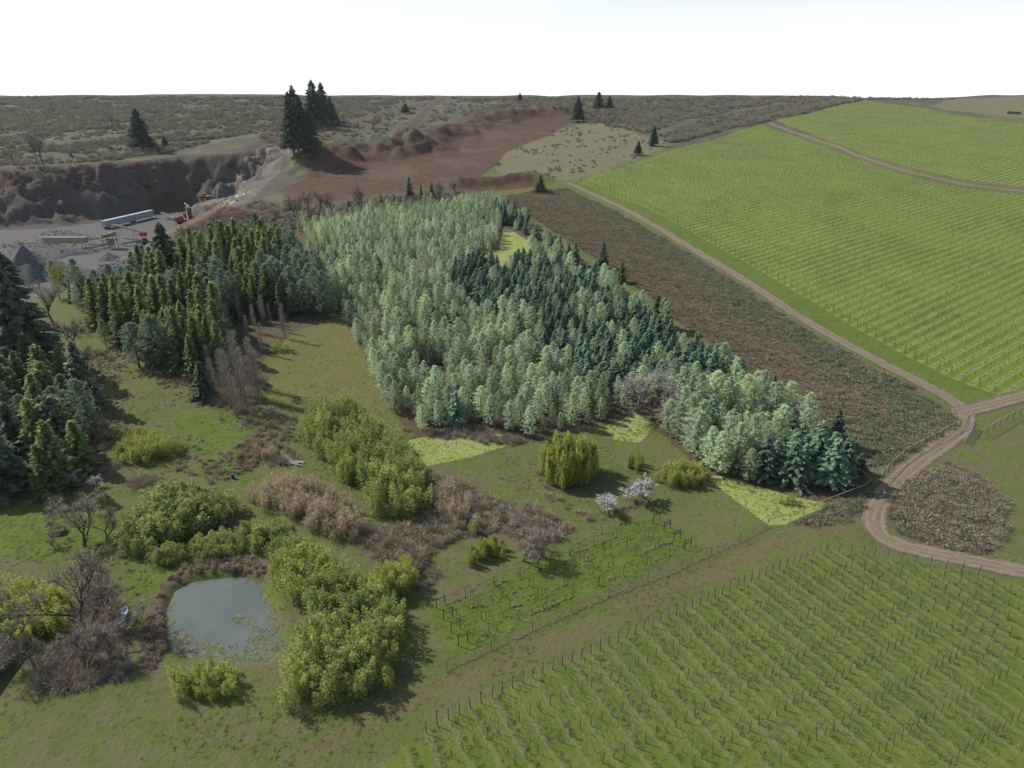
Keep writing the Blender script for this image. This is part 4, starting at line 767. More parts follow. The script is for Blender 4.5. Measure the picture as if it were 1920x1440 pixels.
# ------------------------------------------------------------------ brambles, scrub and other uncountable cover
BRM = [shrub(i+1, 1.25, .75, 'bramble', 40, .3, .13, ntw=190) for i in range(4)]
BRG = [shrub(i+11, 1.2, .75, 'bramble_green', 170, .28, .18, ntw=60) for i in range(4)]
SCR = [shrub(i+21, 1.5, 1.5, 'scrub', 130, .45, .25, ntw=130) for i in range(5)]
TWG = [shrub(i+31, 1.3, 1.5, 'twig_brown', 0, ntw=260) for i in range(4)]
TWP = [shrub(i+36, 1.2, 1.0, 'twig', 0, ntw=240) for i in range(3)]
RED_ = [shrub(i+41, .8, 1.0, 'reed', 130, .8, .07, ntw=60) for i in range(3)]
GRS = [shrub(i+51, .55, .32, 'grass', 46, .36, .07, ntw=0) for i in range(4)]
GRP = [shrub(i+61, .6, .42, 'grass_pale', 60, .42, .07, ntw=0) for i in range(4)]
def cover(name, label, cat, poly, spacing, protos_, s0, s1, seed, sel=None):
    q = fill(poly, spacing, .5, seed); g = np.random.default_rng(seed+1); m = np.ones(len(q), bool) if sel is None else sel(q[:, 0], q[:, 1], g.random(len(q)))
    rag = sdf(q[:, 0], q[:, 1], poly) > 1.3*(fbm(q[:, 0]/3.5, q[:, 1]/3.5, 6, 3)-.38)*2.2; q = q[m & rag]; return scatter(name, label, cat, on_ground(q, -.08), g.uniform(s0, s1, len(q))*(.55+.95*fbm(q[:, 0]/8., q[:, 1]/8., 5, 3)), protos_, seed)
e_r = lambda x, y: seg_dist(x, y, ROAD_MAIN)[0]
grn = lambda x, y: np.clip(.07+.75*np.exp(-((e_r(x, y)-9)/7.)**2)*(.35+1.3*fbm(x/12., y/12., 3, 3)), 0, 1)
cover('bramble_field', 'brown tangled bramble canes filling the field between pines and dirt road', 'brambles', BR1, 1.15, BRM, .8, 1.25, 61, lambda x, y, r: r > grn(x, y))
cover('bramble_leaves', 'green leafy bramble patches along the dirt road', 'brambles', BR1, 1.15, BRG, .8, 1.3, 62, lambda x, y, r: r < grn(x, y))
cover('bramble_island', 'brown bramble mound encircled by the dirt road bend', 'brambles', BR2, .9, BRM+BRG[:1], .8, 1.3, 63, lambda x, y, r: r > .05+.3*(x > 74.))
cover('dry_canes', 'bleached grey cane heap on the bramble mound', 'brambles', BR2, .95, TWP, .8, 1.2, 64, lambda x, y, r: (r < .10+.35*(x > 74.)))
cover('bramble_bank', 'dark bramble bank under the wooden fence corner', 'brambles', BR3, .95, BRM+BRG, .8, 1.2, 65)
cover('brown_thicket', 'brown twiggy thicket between the bamboo groves', 'thicket', BR4, 1.1, TWG+BRM, .8, 1.25, 66)
cover('bare_thicket', 'grey-brown bare thicket at the lower corner by the shed', 'thicket', BROWNL, 1.15, TWG+TWP[:1], .8, 1.4, 67)
cover('pond_reeds', 'dry brown reeds ringing the pond', 'reeds', REEDS, .85, RED_, .5, .9, 68)
us = A2([(745, 800), (800, 815), (880, 800), (960, 822), (1000, 826), (960, 838), (850, 825), (770, 815)])
cover('plantation_undergrowth', 'brown undergrowth along the foot of the front pines', 'undergrowth', us, .9, TWG+BRM, .7, 1.2, 69)
us = A2([(400, 700), (480, 660), (500, 720), (490, 770), (440, 780), (395, 760), (330, 700), (300, 690), (350, 665)])
cover('poplar_undergrowth', 'brown brush under the bare poplars', 'undergrowth', us, 1.2, TWG, .7, 1.2, 70)
us = A2([(500, 760), (560, 790), (570, 850), (540, 880), (480, 880), (460, 840), (470, 800)])
cover('brush_patch', 'brown brush beside the meadow and bamboo', 'brush', us, 1.3, TWG+RED_, .7, 1.2, 71, lambda x, y, r: r < .7)
us = A2([(1000, 900), (1015, 880), (1060, 930), (1110, 960), (1160, 950), (1180, 900), (1230, 915), (1190, 960), (1110, 985), (1040, 955)])
cover('dry_brush', 'pale dry brush around the upright golden bamboo', 'brush', us, 1.3, TWG+TWP[:1]+BRM[:1], .5, .9, 72, lambda x, y, r: r < .6)
rough = A2([(150, 680), (240, 650), (330, 690), (400, 760), (500, 780), (560, 820), (470, 890), (400, 900), (330, 890), (240, 900), (180, 900), (190, 790)])
cover('dry_brush', 'tan dead stalks scattered over the rough near meadow', 'brush', rough, 1.0, RED_+TWG[:2], .3, .75, 77, lambda x, y, r: r < (fbm(x/9., y/9., 7, 3)-.38)*3.0)
bp = A2([(240, 905), (270, 892), (305, 900), (300, 920), (260, 926)])
cover('brown_bush', 'round brown bare bush above the dark evergreen thicket', 'bush', bp, .9, TWG, .9, 1.3, 88)
bp = A2([(180, 760), (215, 780), (200, 860), (240, 880), (215, 905), (180, 880)])
cover('clump_brush', 'brown brush along the shaded foot of the dark clump', 'brush', bp, 1.1, TWG+BRM, .7, 1.2, 89)
bp = A2([(200, 1010), (225, 1000), (250, 1050), (240, 1075), (215, 1060)])
cover('clump_brush', 'grey brush under the twisted fruit tree', 'brush', bp, 1.1, TWG+TWP[:1], .5, .9, 90)
bp = A2([(440, 830), (500, 800), (520, 840), (480, 880), (440, 900), (380, 915), (380, 885)])
cover('clump_brush', 'pale brown brush round the blue barrel and small bush', 'brush', bp, 1.1, TWG+RED_, .5, 1.0, 93, lambda x, y, r: r < .6)
rough2 = A2([(0, 930), (230, 930), (250, 1010), (330, 1050), (250, 1130), (150, 1060), (0, 1060)])
cover('dry_brush', 'tan dead stalks scattered over the lawn by the fruit trees', 'brush', rough2, 1.0, RED_+GRP, .25, .55, 78, lambda x, y, r: r < (fbm(x/6., y/6., 7, 3)-.5)*2.5)
rim = A2([(250, 500), (330, 440), (480, 378), (570, 392), (720, 370), (880, 360), (880, 372), (700, 405), (556, 428), (545, 475), (400, 495), (300, 540)])
cover('rim_brush', 'brown bare brush on the slope between quarry and plantation', 'brush', rim, 2.2, TWG+SCR[:2], .8, 1.8, 79, lambda x, y, r: r < .55)
# hillside scrub
us = A2([(-300, 183), (1900, 183), (1620, 186), (1440, 228), (1260, 268), (1190, 246), (1090, 228), (1040, 205), (850, 218), (760, 262), (640, 262), (600, 285), (470, 250), (330, 284), (200, 303), (0, 312), (-300, 315)])
us = np.concatenate([us, [[us[0, 0], us[0, 1]]]])
red_m = lambda x, y: np.minimum(seg_dist(x, y, TRACKS[0][0])[0], np.minimum(seg_dist(x, y, TRACKS[1][0])[0], np.minimum(seg_dist(x, y, TRACKS[3][0])[0], seg_dist(x, y, TRACKS[5][0])[0])))
gap = A2([(560, 285), (640, 262), (760, 262), (860, 215), (980, 190), (760, 186), (690, 215), (560, 262)])
def sel_h(x, y, r):
    d = fbm(x/22., y/22., 4, 3); return (r < .18+2.0*(d-.34)) & (red_m(x, y) > 7) & (~inside(x, y, gap) | (r < .07)) & (sdf(x, y, VB) < -3) & (sdf(x, y, HILLFIELD) < -3)
cover('hillside_scrub', 'grey-brown scrub covering the hillside above the quarry', 'scrub', us, 2.6, SCR+TWG[:2]+BRG[:1], .9, 2.2, 73, sel_h)
cover('field_scrub', 'low brown bushes dotted over the pale dry grass', 'scrub', DRYG, 4.5, SCR+TWG[:2], .5, 1.3, 87, lambda x, y, r: r < (fbm(x/15., y/15., 3, 3)-.40)*1.6)
hed = smooth_line(A2([(1265, 268), (1330, 250), (1400, 232), (1440, 222), (1520, 205), (1610, 186)]), 1.3); g = np.random.default_rng(9); hed = np.concatenate([hed+g.normal(0, 2.2, hed.shape)+np.array((-2, 3)) for _ in range(3)])
hed = hed[sdf(hed[:, 0], hed[:, 1], VA) < -2]; hed = hed[sdf(hed[:, 0], hed[:, 1], VB) < -2]
scatter('field_hedge', 'brown scrubby hedge along the top side of the vineyard', 'hedge', on_ground(hed, -.1), g.uniform(1.2, 2.3, len(hed)), SCR+TWG, 74)
us = A2([(0, 318), (130, 316), (200, 312), (320, 310), (330, 345), (250, 380), (130, 350), (60, 372), (0, 380)])
cover('cliff_bushes', 'dark bushes clinging to the shaded quarry face', 'bushes', us, 3.6, SCR, .9, 2.0, 75, lambda x, y, r: r < .30+.5*(x < -200)*(r < .6))
# grass that stands up from the sward
for nm_, P_, sd in (('below the front pines', BRIGHTENED1, 94), ('by the pointed end of the pine stand', BRIGHTENED2, 95), ('before the bare oak', BRIGHTENED3, 96)):
    cover('brightened_grass', 'grass tufts on painted-bright ground '+nm_, 'grass', P_, .6, GRP+GRS[:1], .35, .7, sd, lambda x, y, r: r < .55)
us = A2([(0, 940), (230, 940), (330, 1040), (250, 1130), (262, 1262), (262, 1300), (300, 1262), (240, 1100), (0, 1050)])
near = A2([(-100, 940), (200, 780), (330, 700), (480, 690), (640, 600), (760, 800), (960, 850), (1180, 800), (1330, 900), (1440, 1000), (1640, 990), (1200, 1170), (1000, 1262), (760, 1440), (100, 1440), (-100, 1300)])
no = [BRIGHTENED1, BRIGHTENED2, POND, BR4, REEDS]
def sel_g(x, y, r):
    d = fbm(x/6., y/6., 2, 3); ok = r < (d-.34)*1.3
    for P in no: ok &= sdf(x, y, P) < .3
    return ok
cover('rough_grass', 'rough green grass tufts over the near meadow', 'grass', near, .62, GRS[:3]+GRP, .35, .75, 76, sel_g)

# ------------------------------------------------------------------ vineyards: each row a thing with its posts, wires and vines
def post_mesh(h, r, mat, k=5): return MB().tube([(0, 0, -.3), (0, 0, h*.6), (.01, 0, h)], [r, r*.95, r*.9], k).data('post', mat)
def vine_mb(seed, m=None, off=(0, 0, 0), ang=0., s=1.):
    g = np.random.default_rng(seed); m = MB() if m is None else m; c_, s_ = math.cos(ang), math.sin(ang); R = np.array([[c_, -s_, 0], [s_, c_, 0], [0, 0, 1]])
    t = np.array([(0, 0, -.1), (g.normal(0, .05), g.normal(0, .05), .4), (g.normal(0, .07), 0, .8)])*s; m.tube(t@R.T+off, [.05*s, .04*s, .045*s], 3, False, .2)
    for d in (-1, 1):
        a = np.array([t[2], t[2]+np.array((d*.35, g.normal(0, .06), .08))*s, t[2]+np.array((d*.7, g.normal(0, .1), g.normal(.0, .06)))*s]); m.tube(a@R.T+off, [.035*s, .028*s, .012*s], 3, False, .3)
    return m
M['vine'] = plain('vine_bark', (.055, .042, .032), .95, .1, 0, .3, 4.)
VINES = [vine_mb(i).data('vine', 'vine') for i in range(5)]
POST = post_mesh(1.75, .045, 'post'); POST_R = post_mesh(1.75, .045, 'post_rust'); POST_END = post_mesh(1.9, .06, 'post')
def row_lines(poly, bear, sp, shrink=0.):
    """the rows of a planted field: chords of the polygon along the row bearing"""
    P = np.asarray(poly)[:, :2]; d = np.array((math.sin(bear), math.cos(bear))); n = np.array((d[1], -d[0])); c = P@n; out = []
    for k_ in np.arange(math.ceil(c.min()/sp), math.floor(c.max()/sp)+1):
        v = k_*sp; ts = []
        for i in range(len(P)):
            a, b = P[i], P[(i+1) % len(P)]; ca, cb = a@n-v, b@n-v
            if (ca > 0) != (cb > 0): q = a+(b-a)*ca/(ca-cb); ts.append(q@d)
        ts.sort()
        for j in range(0, len(ts)-1, 2):
            if ts[j+1]-ts[j] > 6: out.append((n*v+d*(ts[j]+shrink), n*v+d*(ts[j+1]-shrink)))
    return out, d
def in_view(P, m=40): x, y, f = project(P); return (x > -m) & (x < 1920+m) & (y > 100) & (y < 1440+m) & (f > 5)
def nth(i): return f"{i}{'th' if 10 <= i % 100 <= 20 else {1: 'st', 2: 'nd', 3: 'rd'}.get(i % 10, 'th')}"
# near vineyard: posts and vines one by one where they show largest
rows, d = row_lines(VC, ROWDIR_C, ROWSP_C, .3); ang = math.atan2(d[1], d[0]); npost = nvine = 0; g = np.random.default_rng(17); lst = []
for a, b in rows:
    L = np.linalg.norm(b-a); t = np.arange(0, L, 4.6); pp = on_ground(a+(b-a)*(t/L)[:, None]); pp = pp[in_view(pp, 0)]
    if len(pp) >= 2: lst.append((a, b, pp))
allp = np.concatenate([p for _, _, p in lst]); fpx, fpy, ff = project(allp); order = np.argsort(ff)[:295]; big = set(order.tolist()); off = 0
vcand = []; corner = at([(1545, 1032)])[0]; ci = int(np.argmin([np.hypot(*(p[0, :2]-corner[:2])) for _, _, p in lst])); flip = lst[0][2][0, 0] > lst[-1][2][0, 0]
for ri, (a, b, pp) in enumerate(lst):
    e0 = pp[0]; o = thing('vine_row', (f'{nth(ri-ci+1)} vine row of the near vineyard from its corner along the dirt road' if ri >= ci else f'{nth(ci-ri)} vine row of the near vineyard from its corner along the grass track') if not flip else (f'{nth(ci-ri+1)} vine row of the near vineyard from its corner along the dirt road' if ri <= ci else f'{nth(ri-ci)} vine row of the near vineyard from its corner along the grass track'), 'vine row', tuple(e0), 0, 1, 'vine rows of the near vineyard'); rest = MB()
    for j, p_ in enumerate(pp):
        lean = g.normal(0, .05, 2)
        if off+j in big:
            q = link('post', POST_END if j == 0 else (POST_R if g.random() < .12 else POST), o, tuple(p_-e0)); q.rotation_euler = (lean[0], lean[1], 0)
        else: rest.tube([p_-e0+np.array((0, 0, -.2)), p_-e0+np.array((lean[0], lean[1], 1.75))], .045, 4)
    off += len(pp)
    if rest.n: tag(link('far_posts', rest.data('far_posts', 'post'), o), kind='stuff')
    L = np.linalg.norm(pp[-1]-pp[0])
    wr = MB()
    for z in (.85, 1.45): wr.tube(pp-e0+np.array((0, 0, z)), .008, 3, False)
    link('wire', wr.data('wire', 'wire'), o)
    t = np.arange(.8, L, 1.6)+g.normal(0, .12, len(np.arange(.8, L, 1.6))); vv = on_ground(pp[0, :2]+(pp[-1, :2]-pp[0, :2])*(t/L)[:, None]); vcand.append((o, e0, vv))
va_ = np.concatenate([v for _, _, v in vcand]); fpx, fpy, ff = project(va_); big = set(np.argsort(ff)[:295].tolist()); off = 0
for o, e0, vv in vcand:
    rest = MB()
    for j, p_ in enumerate(vv):
        an = ang+g.normal(0, .2)
        if off+j in big: link('vine', VINES[g.integers(5)], o, tuple(p_-e0), an, g.uniform(.6, .95))
        else: vine_mb(g.integers(99), rest, p_-e0, an, g.uniform(.6, .95))
    off += len(vv)
    if rest.n: tag(link('far_vines', rest.data('far_vines', 'vine'), o), kind='stuff')
# sward tufts between those rows: alternate alleys are taller and paler
al = []
for a, b in rows[::2]:
    L = np.linalg.norm(b-a); t = np.arange(0, L, .42); n_ = np.array((d[1], -d[0])); q = a+(b-a)*(t/L)[:, None]+n_*ROWSP_C*.5; al.append(q+g.normal(0, .26, q.shape))
al = np.concatenate(al); al = al[sdf(al[:, 0], al[:, 1], VC) > .3]; q = on_ground(al, -.05); q = q[in_view(q)]; q = q[fbm(q[:, 0]/5., q[:, 1]/5., 1, 3) > .36]
scatter('alley_grass', 'yellow-green tufted grass in the alleys of the near vineyard', 'grass', q, g.uniform(.4, .85, len(q)), GRP+GRS[:1], 81)
# hillside vineyards
for poly, lab, grp, hp, post_gap, sp in ((VA, 'vine row below the scrub hedge on the long slope vineyard', 'vine rows of the long slope', 2.3, 11., ROWSP_A), (VB, 'vine row from the hedge corner in the upper vineyard block', 'vine rows of the upper block', 2.3, 13., ROWSP_A*1.25)):
    rows, d = row_lines(poly, ROWDIR_A, sp, 1.0); ang = math.atan2(d[1], d[0])
    top = at([(1100, 333) if poly is VA else (1620, 188)])[0, :2]; nn = np.array((d[1], -d[0])); rows.sort(key=lambda ab: abs((ab[0]-top)@nn)); ni = 0
    for a, b in rows:
        L = np.linalg.norm(b-a); t = np.arange(0, L, post_gap); pp = on_ground(a+(b-a)*(t/L)[:, None]); vis = in_view(pp, 60)
        if vis.sum() < 1: continue
        ni += 1; e0 = pp[0]; o = thing('vine_row', f'{nth(ni)} {lab}', 'vine row', tuple(e0), 0, 1, grp); rest = MB()
        for j, p_ in enumerate(pp):
            if not vis[j]: continue
            l = g.normal(0, .06, 2)
            if j == 0 and poly is VA: q = link('end_post', POST_END, o, (0, 0, 0), 0, (1.1, 1.1, 1.35)); q.rotation_euler = (l[0], l[1]-.1, 0)
            else: rest.tube([p_-e0+np.array((0, 0, -.2)), p_-e0+np.array((l[0], l[1], hp*g.uniform(.8, 1.0)))], .036, 3, False)
        if rest.n: tag(link('far_posts', rest.data('far_posts', 'post'), o), kind='stuff')
        t = np.arange(1., L, 2.3); t = t+g.normal(0, .2, len(t)); vv = on_ground(a+(b-a)*(t/L)[:, None]); vv = vv[in_view(vv, 60)]; rest = MB()
        for p_ in vv:
            if g.random() < .5:
                s = g.uniform(.7, 1.15); q = p_-e0; u = np.array((d[0], d[1], 0))*.6*s
                rest.tube([q, q+np.array((0, 0, .85*s))], .045, 3, False); rest.tube([q-u+np.array((0, 0, .85*s)), q+u+np.array((0, 0, .85*s))], .03, 3, False)
        if rest.n: tag(link('far_vines', rest.data('far_vines', 'vine'), o), kind='stuff')
    al = []
    n_ = np.array((d[1], -d[0]))
    for k_, (a, b) in enumerate(rows):
        L = np.linalg.norm(b-a); t = np.arange(0, L, .85); q = a+(b-a)*(t/L)[:, None]+n_*sp*.5; al.append(q+g.normal(0, .28, q.shape))
    al = np.concatenate(al); al = al[sdf(al[:, 0], al[:, 1], poly) > .5]; q = on_ground(al, -.05); q = q[in_view(q)]; q = q[fbm(q[:, 0]/7., q[:, 1]/7., 1, 3) > .32]
    scatter('alley_grass', 'pale long grass in the alleys of the ' + ('long slope vineyard' if poly is VA else 'upper vineyard block'), 'grass', q, g.uniform(.45, .8, len(q)), GRP, 82)

# ------------------------------------------------------------------ small trellis plot: four rows with end frames, posts and wires
LB = at([(818.5, 1141), (832, 1162), (846, 1186), (860, 1211)]); RB = at([(1236, 976), (1256, 991), (1275, 1009), (1295, 1025)])
ord_ = ('first', 'second', 'third', 'fourth')
TP = post_mesh(1.75, .05, 'post'); TPR = post_mesh(1.7, .05, 'post_rust')
for r in range(4):
    a, b = LB[r], RB[r]; L = np.linalg.norm(b-a); o = thing('trellis_row', f'{ord_[r]} trellis row from the thicket in the small fenced plot', 'trellis', tuple(a), 0, 1, 'trellis rows of the small plot'); u = (b-a)/L; g = np.random.default_rng(r+5)
    for e, s in ((a, 1), (b, -1)):
        f = thing  # end frame: two posts joined by a top rail
        p1 = e-a; p2 = e-a+u*s*1.35; p2[2] = gz(e[0]+u[0]*s*1.35, e[1]+u[1]*s*1.35)-a[2]
        MBf = MB().tube([p1+np.array((0, 0, -.3)), p1+np.array((0, 0, 1.8))], .07, 6).tube([p2+np.array((0, 0, -.3)), p2+np.array((0, 0, 1.8))], .07, 6).tube([p1+np.array((0, 0, 1.62)), p2+np.array((0, 0, 1.62))], .06, 6)
        link('end_frame', MBf.data('end_frame', 'post'), o)
    n = int(L/4.6); ts = (np.arange(1, n)+.0)*L/n; tops = [np.array((0, 0, 1.6))]
    for j, t in enumerate(ts):
        p_ = a+(b-a)*t/L; p_[2] = gz(p_[0], p_[1]); rust = r == 3 and j in (n-3, n-4)
        q = link('post', TPR if rust else TP, o, tuple(p_-a)); q.rotation_euler = (g.normal(0, .03), g.normal(0, .03), 0)
        if j % 2 == 0:
            p2 = p_+u*.75; q = link('brace_post', TPR if rust else TP, o, tuple(p2-a), 0, (.8, .8, .8)); q.rotation_euler = (g.normal(0, .1), g.normal(0, .1), 0)
        tops.append(p_-a+np.array((0, 0, 1.6)))
    tops.append(b-a+np.array((0, 0, 1.6))); tops = np.array(tops)
    for dz in (0, -.7): link('wire', MB().tube(tops+np.array((0, 0, dz)), .014, 3, False).data('wire', 'wire'), o)
    vs_ = MB()
    for t in np.arange(2., L-1, 1.9):
        if g.random() < .45: p_ = a+(b-a)*t/L; vine_mb(g.integers(99), vs_, p_-a+np.array((0, 0, gz(p_[0], p_[1])-p_[2])), math.atan2(u[1], u[0]), 1.0)
    tag(link('vines', vs_.data('vines', 'vine'), o), kind='stuff')
wd = []
for r in range(4):
    g = np.random.default_rng(r+80)
    for t in g.uniform(.05, .95, 9):
        c = LB[r]+(RB[r]-LB[r])*t; wd.append(c[:2]+(RB[r]-LB[r])[:2]/60*g.normal(0, .9, (14, 1))+g.normal(0, .15, (14, 2)))
wd = np.concatenate(wd); scatter('trellis_weeds', 'dry weeds in short strips under the trellis wires', 'weeds', on_ground(wd, -.03), rng.uniform(.18, .38, len(wd)), RED_+GRS, 83)

# ------------------------------------------------------------------ fences and gates
def fence(name, label, pix, gap, h, post, wires=(), rail=None, cat='fence', r=.05, mesh=False):
    L = smooth_line(A2(pix), .5); n = max(2, int(len(L)*.5/gap)); idx = np.linspace(0, len(L)-1, n+1).astype(int); P = on_ground(L[idx]); o = thing(name, label, cat, tuple(P[0])); m = post_mesh(h, r, post); g = np.random.default_rng(n)
    for p_ in P: q = link('post', m, o, tuple(p_-P[0])); q.rotation_euler = (g.normal(0, .03), g.normal(0, .03), 0)
    for z in wires: link('wire', MB().tube(P-P[0]+np.array((0, 0, z)), .012, 3, False).data('wire', 'wire'), o)
    if rail:
        for i in range(len(P)-1): link('rail', MB().tube([P[i]-P[0]+np.array((0, 0, h-.08)), P[i+1]-P[0]+np.array((0, 0, h-.08+g.normal(0, .02)))], .055, 5).data('rail', rail), o)
    if mesh:
        w = MB(); D = on_ground(L[::1])-P[0]
        for p_ in D: w.tube([p_+np.array((0, 0, .05)), p_+np.array((0, 0, h-.1))], .007, 3, False)
        tag(link('wire_mesh', w.data('wire_mesh', 'wire'), o), kind='stuff')
    return o
fence('wire_fence', 'thin wire fence running between trellis plot and grass track', [(838, 1258), (950, 1205), (1060, 1155), (1150, 1115), (1247, 1080), (1330, 1042), (1400, 1010), (1440, 988)], 6.2, 1.75, 'post', (.3, .6, .9, 1.2, 1.6), mesh=True)
fence('wooden_fence', 'wooden fence with pale top rail along the bramble field by the road', [(1648, 905), (1662, 888), (1692, 858), (1730, 838), (1790, 805), (1815, 792)], 2.6, 1.9, 'post', (.5, 1.0, 1.4), 'wood_pale', r=.07)
fence('wooden_fence', 'low pale rail fence at the pointed end of the pine stand', [(1590, 880), (1645, 911), (1600, 928), (1540, 950), (1480, 978)], 3.0, 1.4, 'post', (.5, .9), 'wood_pale')
fence('wire_fence', 'field fence with posts beyond the open gate', [(1836, 822), (1860, 808), (1885, 793), (1920, 775), (1990, 742)], 2.9, 2.0, 'post', (.4, .8, 1.2, 1.6), 'wood_pale', r=.06)
a, b = at([(1806, 832), (1824, 806)]); u = unit(b-a); W_ = float(np.linalg.norm(b-a)); o = thing('field_gate', 'open tubular steel field gate beside the dirt road', 'gate', tuple(a))
fr = MB()
for z in (.25, 1.55): fr.tube([np.array((0, 0, z)), u*W_+np.array((0, 0, z))], .035, 5)
for t in (0, 1): fr.tube([u*W_*t+np.array((0, 0, .25)), u*W_*t+np.array((0, 0, 1.55))], .035, 5)
link('frame', fr.data('gate_frame', 'steel'), o)
for z in (.5, .72, .94, 1.16, 1.38): link('bar', MB().tube([np.array((0, 0, z)), u*W_+np.array((0, 0, z))], .028, 5).data('bar', 'steel'), o)
mm = MB()
for t in np.linspace(.06, .94, 22): mm.tube([u*W_*t+np.array((0, 0, .25)), u*W_*t+np.array((0, 0, 1.55))], .012, 3, False)
tag(link('wire_mesh', mm.data('gate_mesh', 'steel'), o), kind='stuff'); link('post', post_mesh(1.9, .09, 'post'), o, tuple(u*(W_+.15)))
wd = smooth_line(A2([(838, 1260), (950, 1207), (1060, 1157), (1150, 1117), (1247, 1082), (1330, 1044), (1400, 1012), (1440, 990)]), .3); wd = np.concatenate([wd+np.random.default_rng(i).normal(0, .18, wd.shape) for i in range(4)])
scatter('fence_weeds', 'dry brown weeds along the foot of the wire fence', 'weeds', on_ground(wd, -.03), rng.uniform(.09, .24, len(wd)), RED_+GRS[:1], 84)

# ------------------------------------------------------------------ quarry yard
M['trailer'] = plain('pale_trailer_panels', (.30, .36, .42), .5, .4, .1, .12, .6); M['trailer_roof'] = plain('trailer_roof', (.42, .46, .50), .5, .4, .1, .12, .6)
M['tyre'] = plain('black_rubber', (.02, .02, .02), .85, .2); M['machine_yellow'] = plain('machine_yellow', (.42, .27, .05), .55, .4, 0, .2, .8, (.2, .14, .06)); M['machine_red'] = plain('machine_red', (.36, .06, .045), .55, .4, 0, .2, .8, (.2, .1, .08))
M['machine_grey'] = plain('dusty_grey_steel', (.17, .165, .16), .7, .3, .2, .3, .8); M['dusty_beige'] = plain('dusty_beige_steel', (.33, .28, .18), .7, .3, 0, .25, .8); M['glass'] = plain('dark_cab_glass', (.03, .04, .05), .1, .6); M['belt'] = plain('conveyor_belt', (.06, .057, .055), .8, .2)
M['earth_wall'] = plain('brown_block_wall', (.13, .09, .065), .95, .1, 0, .3, .5, bump=.6); M['white_paint'] = plain('white_paint', (.7, .7, .68), .6, .3, 0, .1)
def local(pix, rz=None, pix2=None):
    a = at([pix])[0]
    if pix2 is not None: b = at([pix2])[0]; rz = math.atan2(b[1]-a[1], b[0]-a[0])
    return a, rz
def wheel(parent, loc, r, w):
    t = link('wheel', MB().tube([(0, -w/2, 0), (0, -w*.46, 0), (0, w*.46, 0), (0, w/2, 0)], [r*.86, r, r, r*.86], 14).data('tyre', 'tyre'), parent, loc); link('rim', MB().tube([(0, -w*.54, 0), (0, w*.54, 0)], r*.45, 10).data('rim', 'machine_grey'), t)
def trailer(label, p0, p1, hgt):
    a, b = at([p0, p1]); L = float(np.linalg.norm((b-a)[:2])); rz = math.atan2(b[1]-a[1], b[0]-a[0]); o = thing('box_trailer', label, 'trailer', tuple((a+b)/2), rz, 1, 'box trailers in the quarry yard'); W_ = 2.7
    link('body', MB().box((0, 0, 1.1+hgt/2), (L, W_, hgt), bev=.06).data('body', 'trailer'), o); link('roof', MB().box((0, 0, 1.14+hgt), (L-.1, W_-.1, .07)).data('roof', 'trailer_roof'), o); link('rear_door', MB().box((L/2+.04, 0, 1.1+hgt/2), (.06, W_-.2, hgt-.25)).data('rear_door', 'trailer_roof'), o)
    n = int(L/1.35)
    rb = MB().box((0, 0, 0), (.09, .05, hgt-.2)).data('side_rib', 'trailer_roof')
    for i in range(n+1):
        for s in (-1, 1): link('side_rib', rb, o, (-L/2+.3+i*(L-.6)/n, s*(W_/2+.02), 1.1+hgt/2))
    for x in (-L/2+1.6, -L/2+2.9):
        for s in (-1, 1): wheel(o, (x, s*1.0, .52), .52, .5)
    for s in (-1, 1): link('landing_leg', MB().box((L/2-2.6, s*.8, .55), (.14, .14, 1.1)).data('landing_leg', 'machine_grey'), o)
trailer('pale blue-grey box trailer nearer the gravel cone', (196, 430), (242, 419), 3.4); trailer('pale blue-grey box trailer nearer the crusher plant', (244, 418.5), (287, 408), 3.4)
def conveyor(label, p0, z0, p1, z1, w=1.3, legs=(.35, .8), mat='machine_grey', name='conveyor', group='conveyors of the gravel plant'):
    a, b = at([p0, p1]); d = b-a; L = float(np.hypot(d[0], d[1])); rz = math.atan2(d[1], d[0]); o = thing(name, label, 'conveyor', tuple(a), rz, 1, group); e = np.array((L, 0, float(d[2])+z1)); s = np.array((0, 0, z0))
    fr = MB()
    for y in (-w/2, w/2):
        up = np.array((0, y, .55)); lo = np.array((0, y, -.15)); fr.tube([s+up, e+up], .10, 4); fr.tube([s+lo, e+lo], .10, 4); n = max(4, int(L/1.8))
        for i in range(n):
            q0, q1 = s+(e-s)*i/n, s+(e-s)*(i+1)/n; fr.tube([q0+lo, q1+up], .06, 3, False)
    link('truss', fr.data('truss', mat), o); link('belt', MB().add(np.array([s+(0, -w/2, .62), s+(0, w/2, .62), e+(0, w/2, .62), e+(0, -w/2, .62), s+(0, -w/2, .54), s+(0, w/2, .54), e+(0, w/2, .54), e+(0, -w/2, .54)]), [(0, 1, 2, 3), (7, 6, 5, 4), (0, 3, 7, 4), (1, 5, 6, 2)]).data('belt', 'belt'), o)
    for c, q in (('head_drum', e), ('tail_drum', s)): link(c, MB().tube([q+np.array((0, -w/2-.1, .35)), q+np.array((0, w/2+.1, .35))], .32, 8).data(c, 'machine_grey'), o)
    for t in legs:
        q = s+(e-s)*t; g0 = gz(a[0]+d[0]*t, a[1]+d[1]*t)-a[2]
        if q[2]-g0 > .6:
            for y in (-w/2, w/2): link('leg', MB().tube([q+np.array((0, y, 0)), np.array((q[0], y*1.6, g0-.2))], .09, 4).data('leg', mat), o)
    return o
conveyor('long dark stacker conveyor rising towards the trailers', (276, 452), 4.0, (216, 445), 6.2)
conveyor('lower conveyor feeding the screen tower', (270, 458), 2.0, (228, 462), 1.0)
conveyor('slim conveyor between yellow bin and screen tower', (155, 458), 2.2, (203, 458), 3.2)
conveyor('low conveyor lying along the yard floor', (155, 472), .8, (205, 463), 1.6)
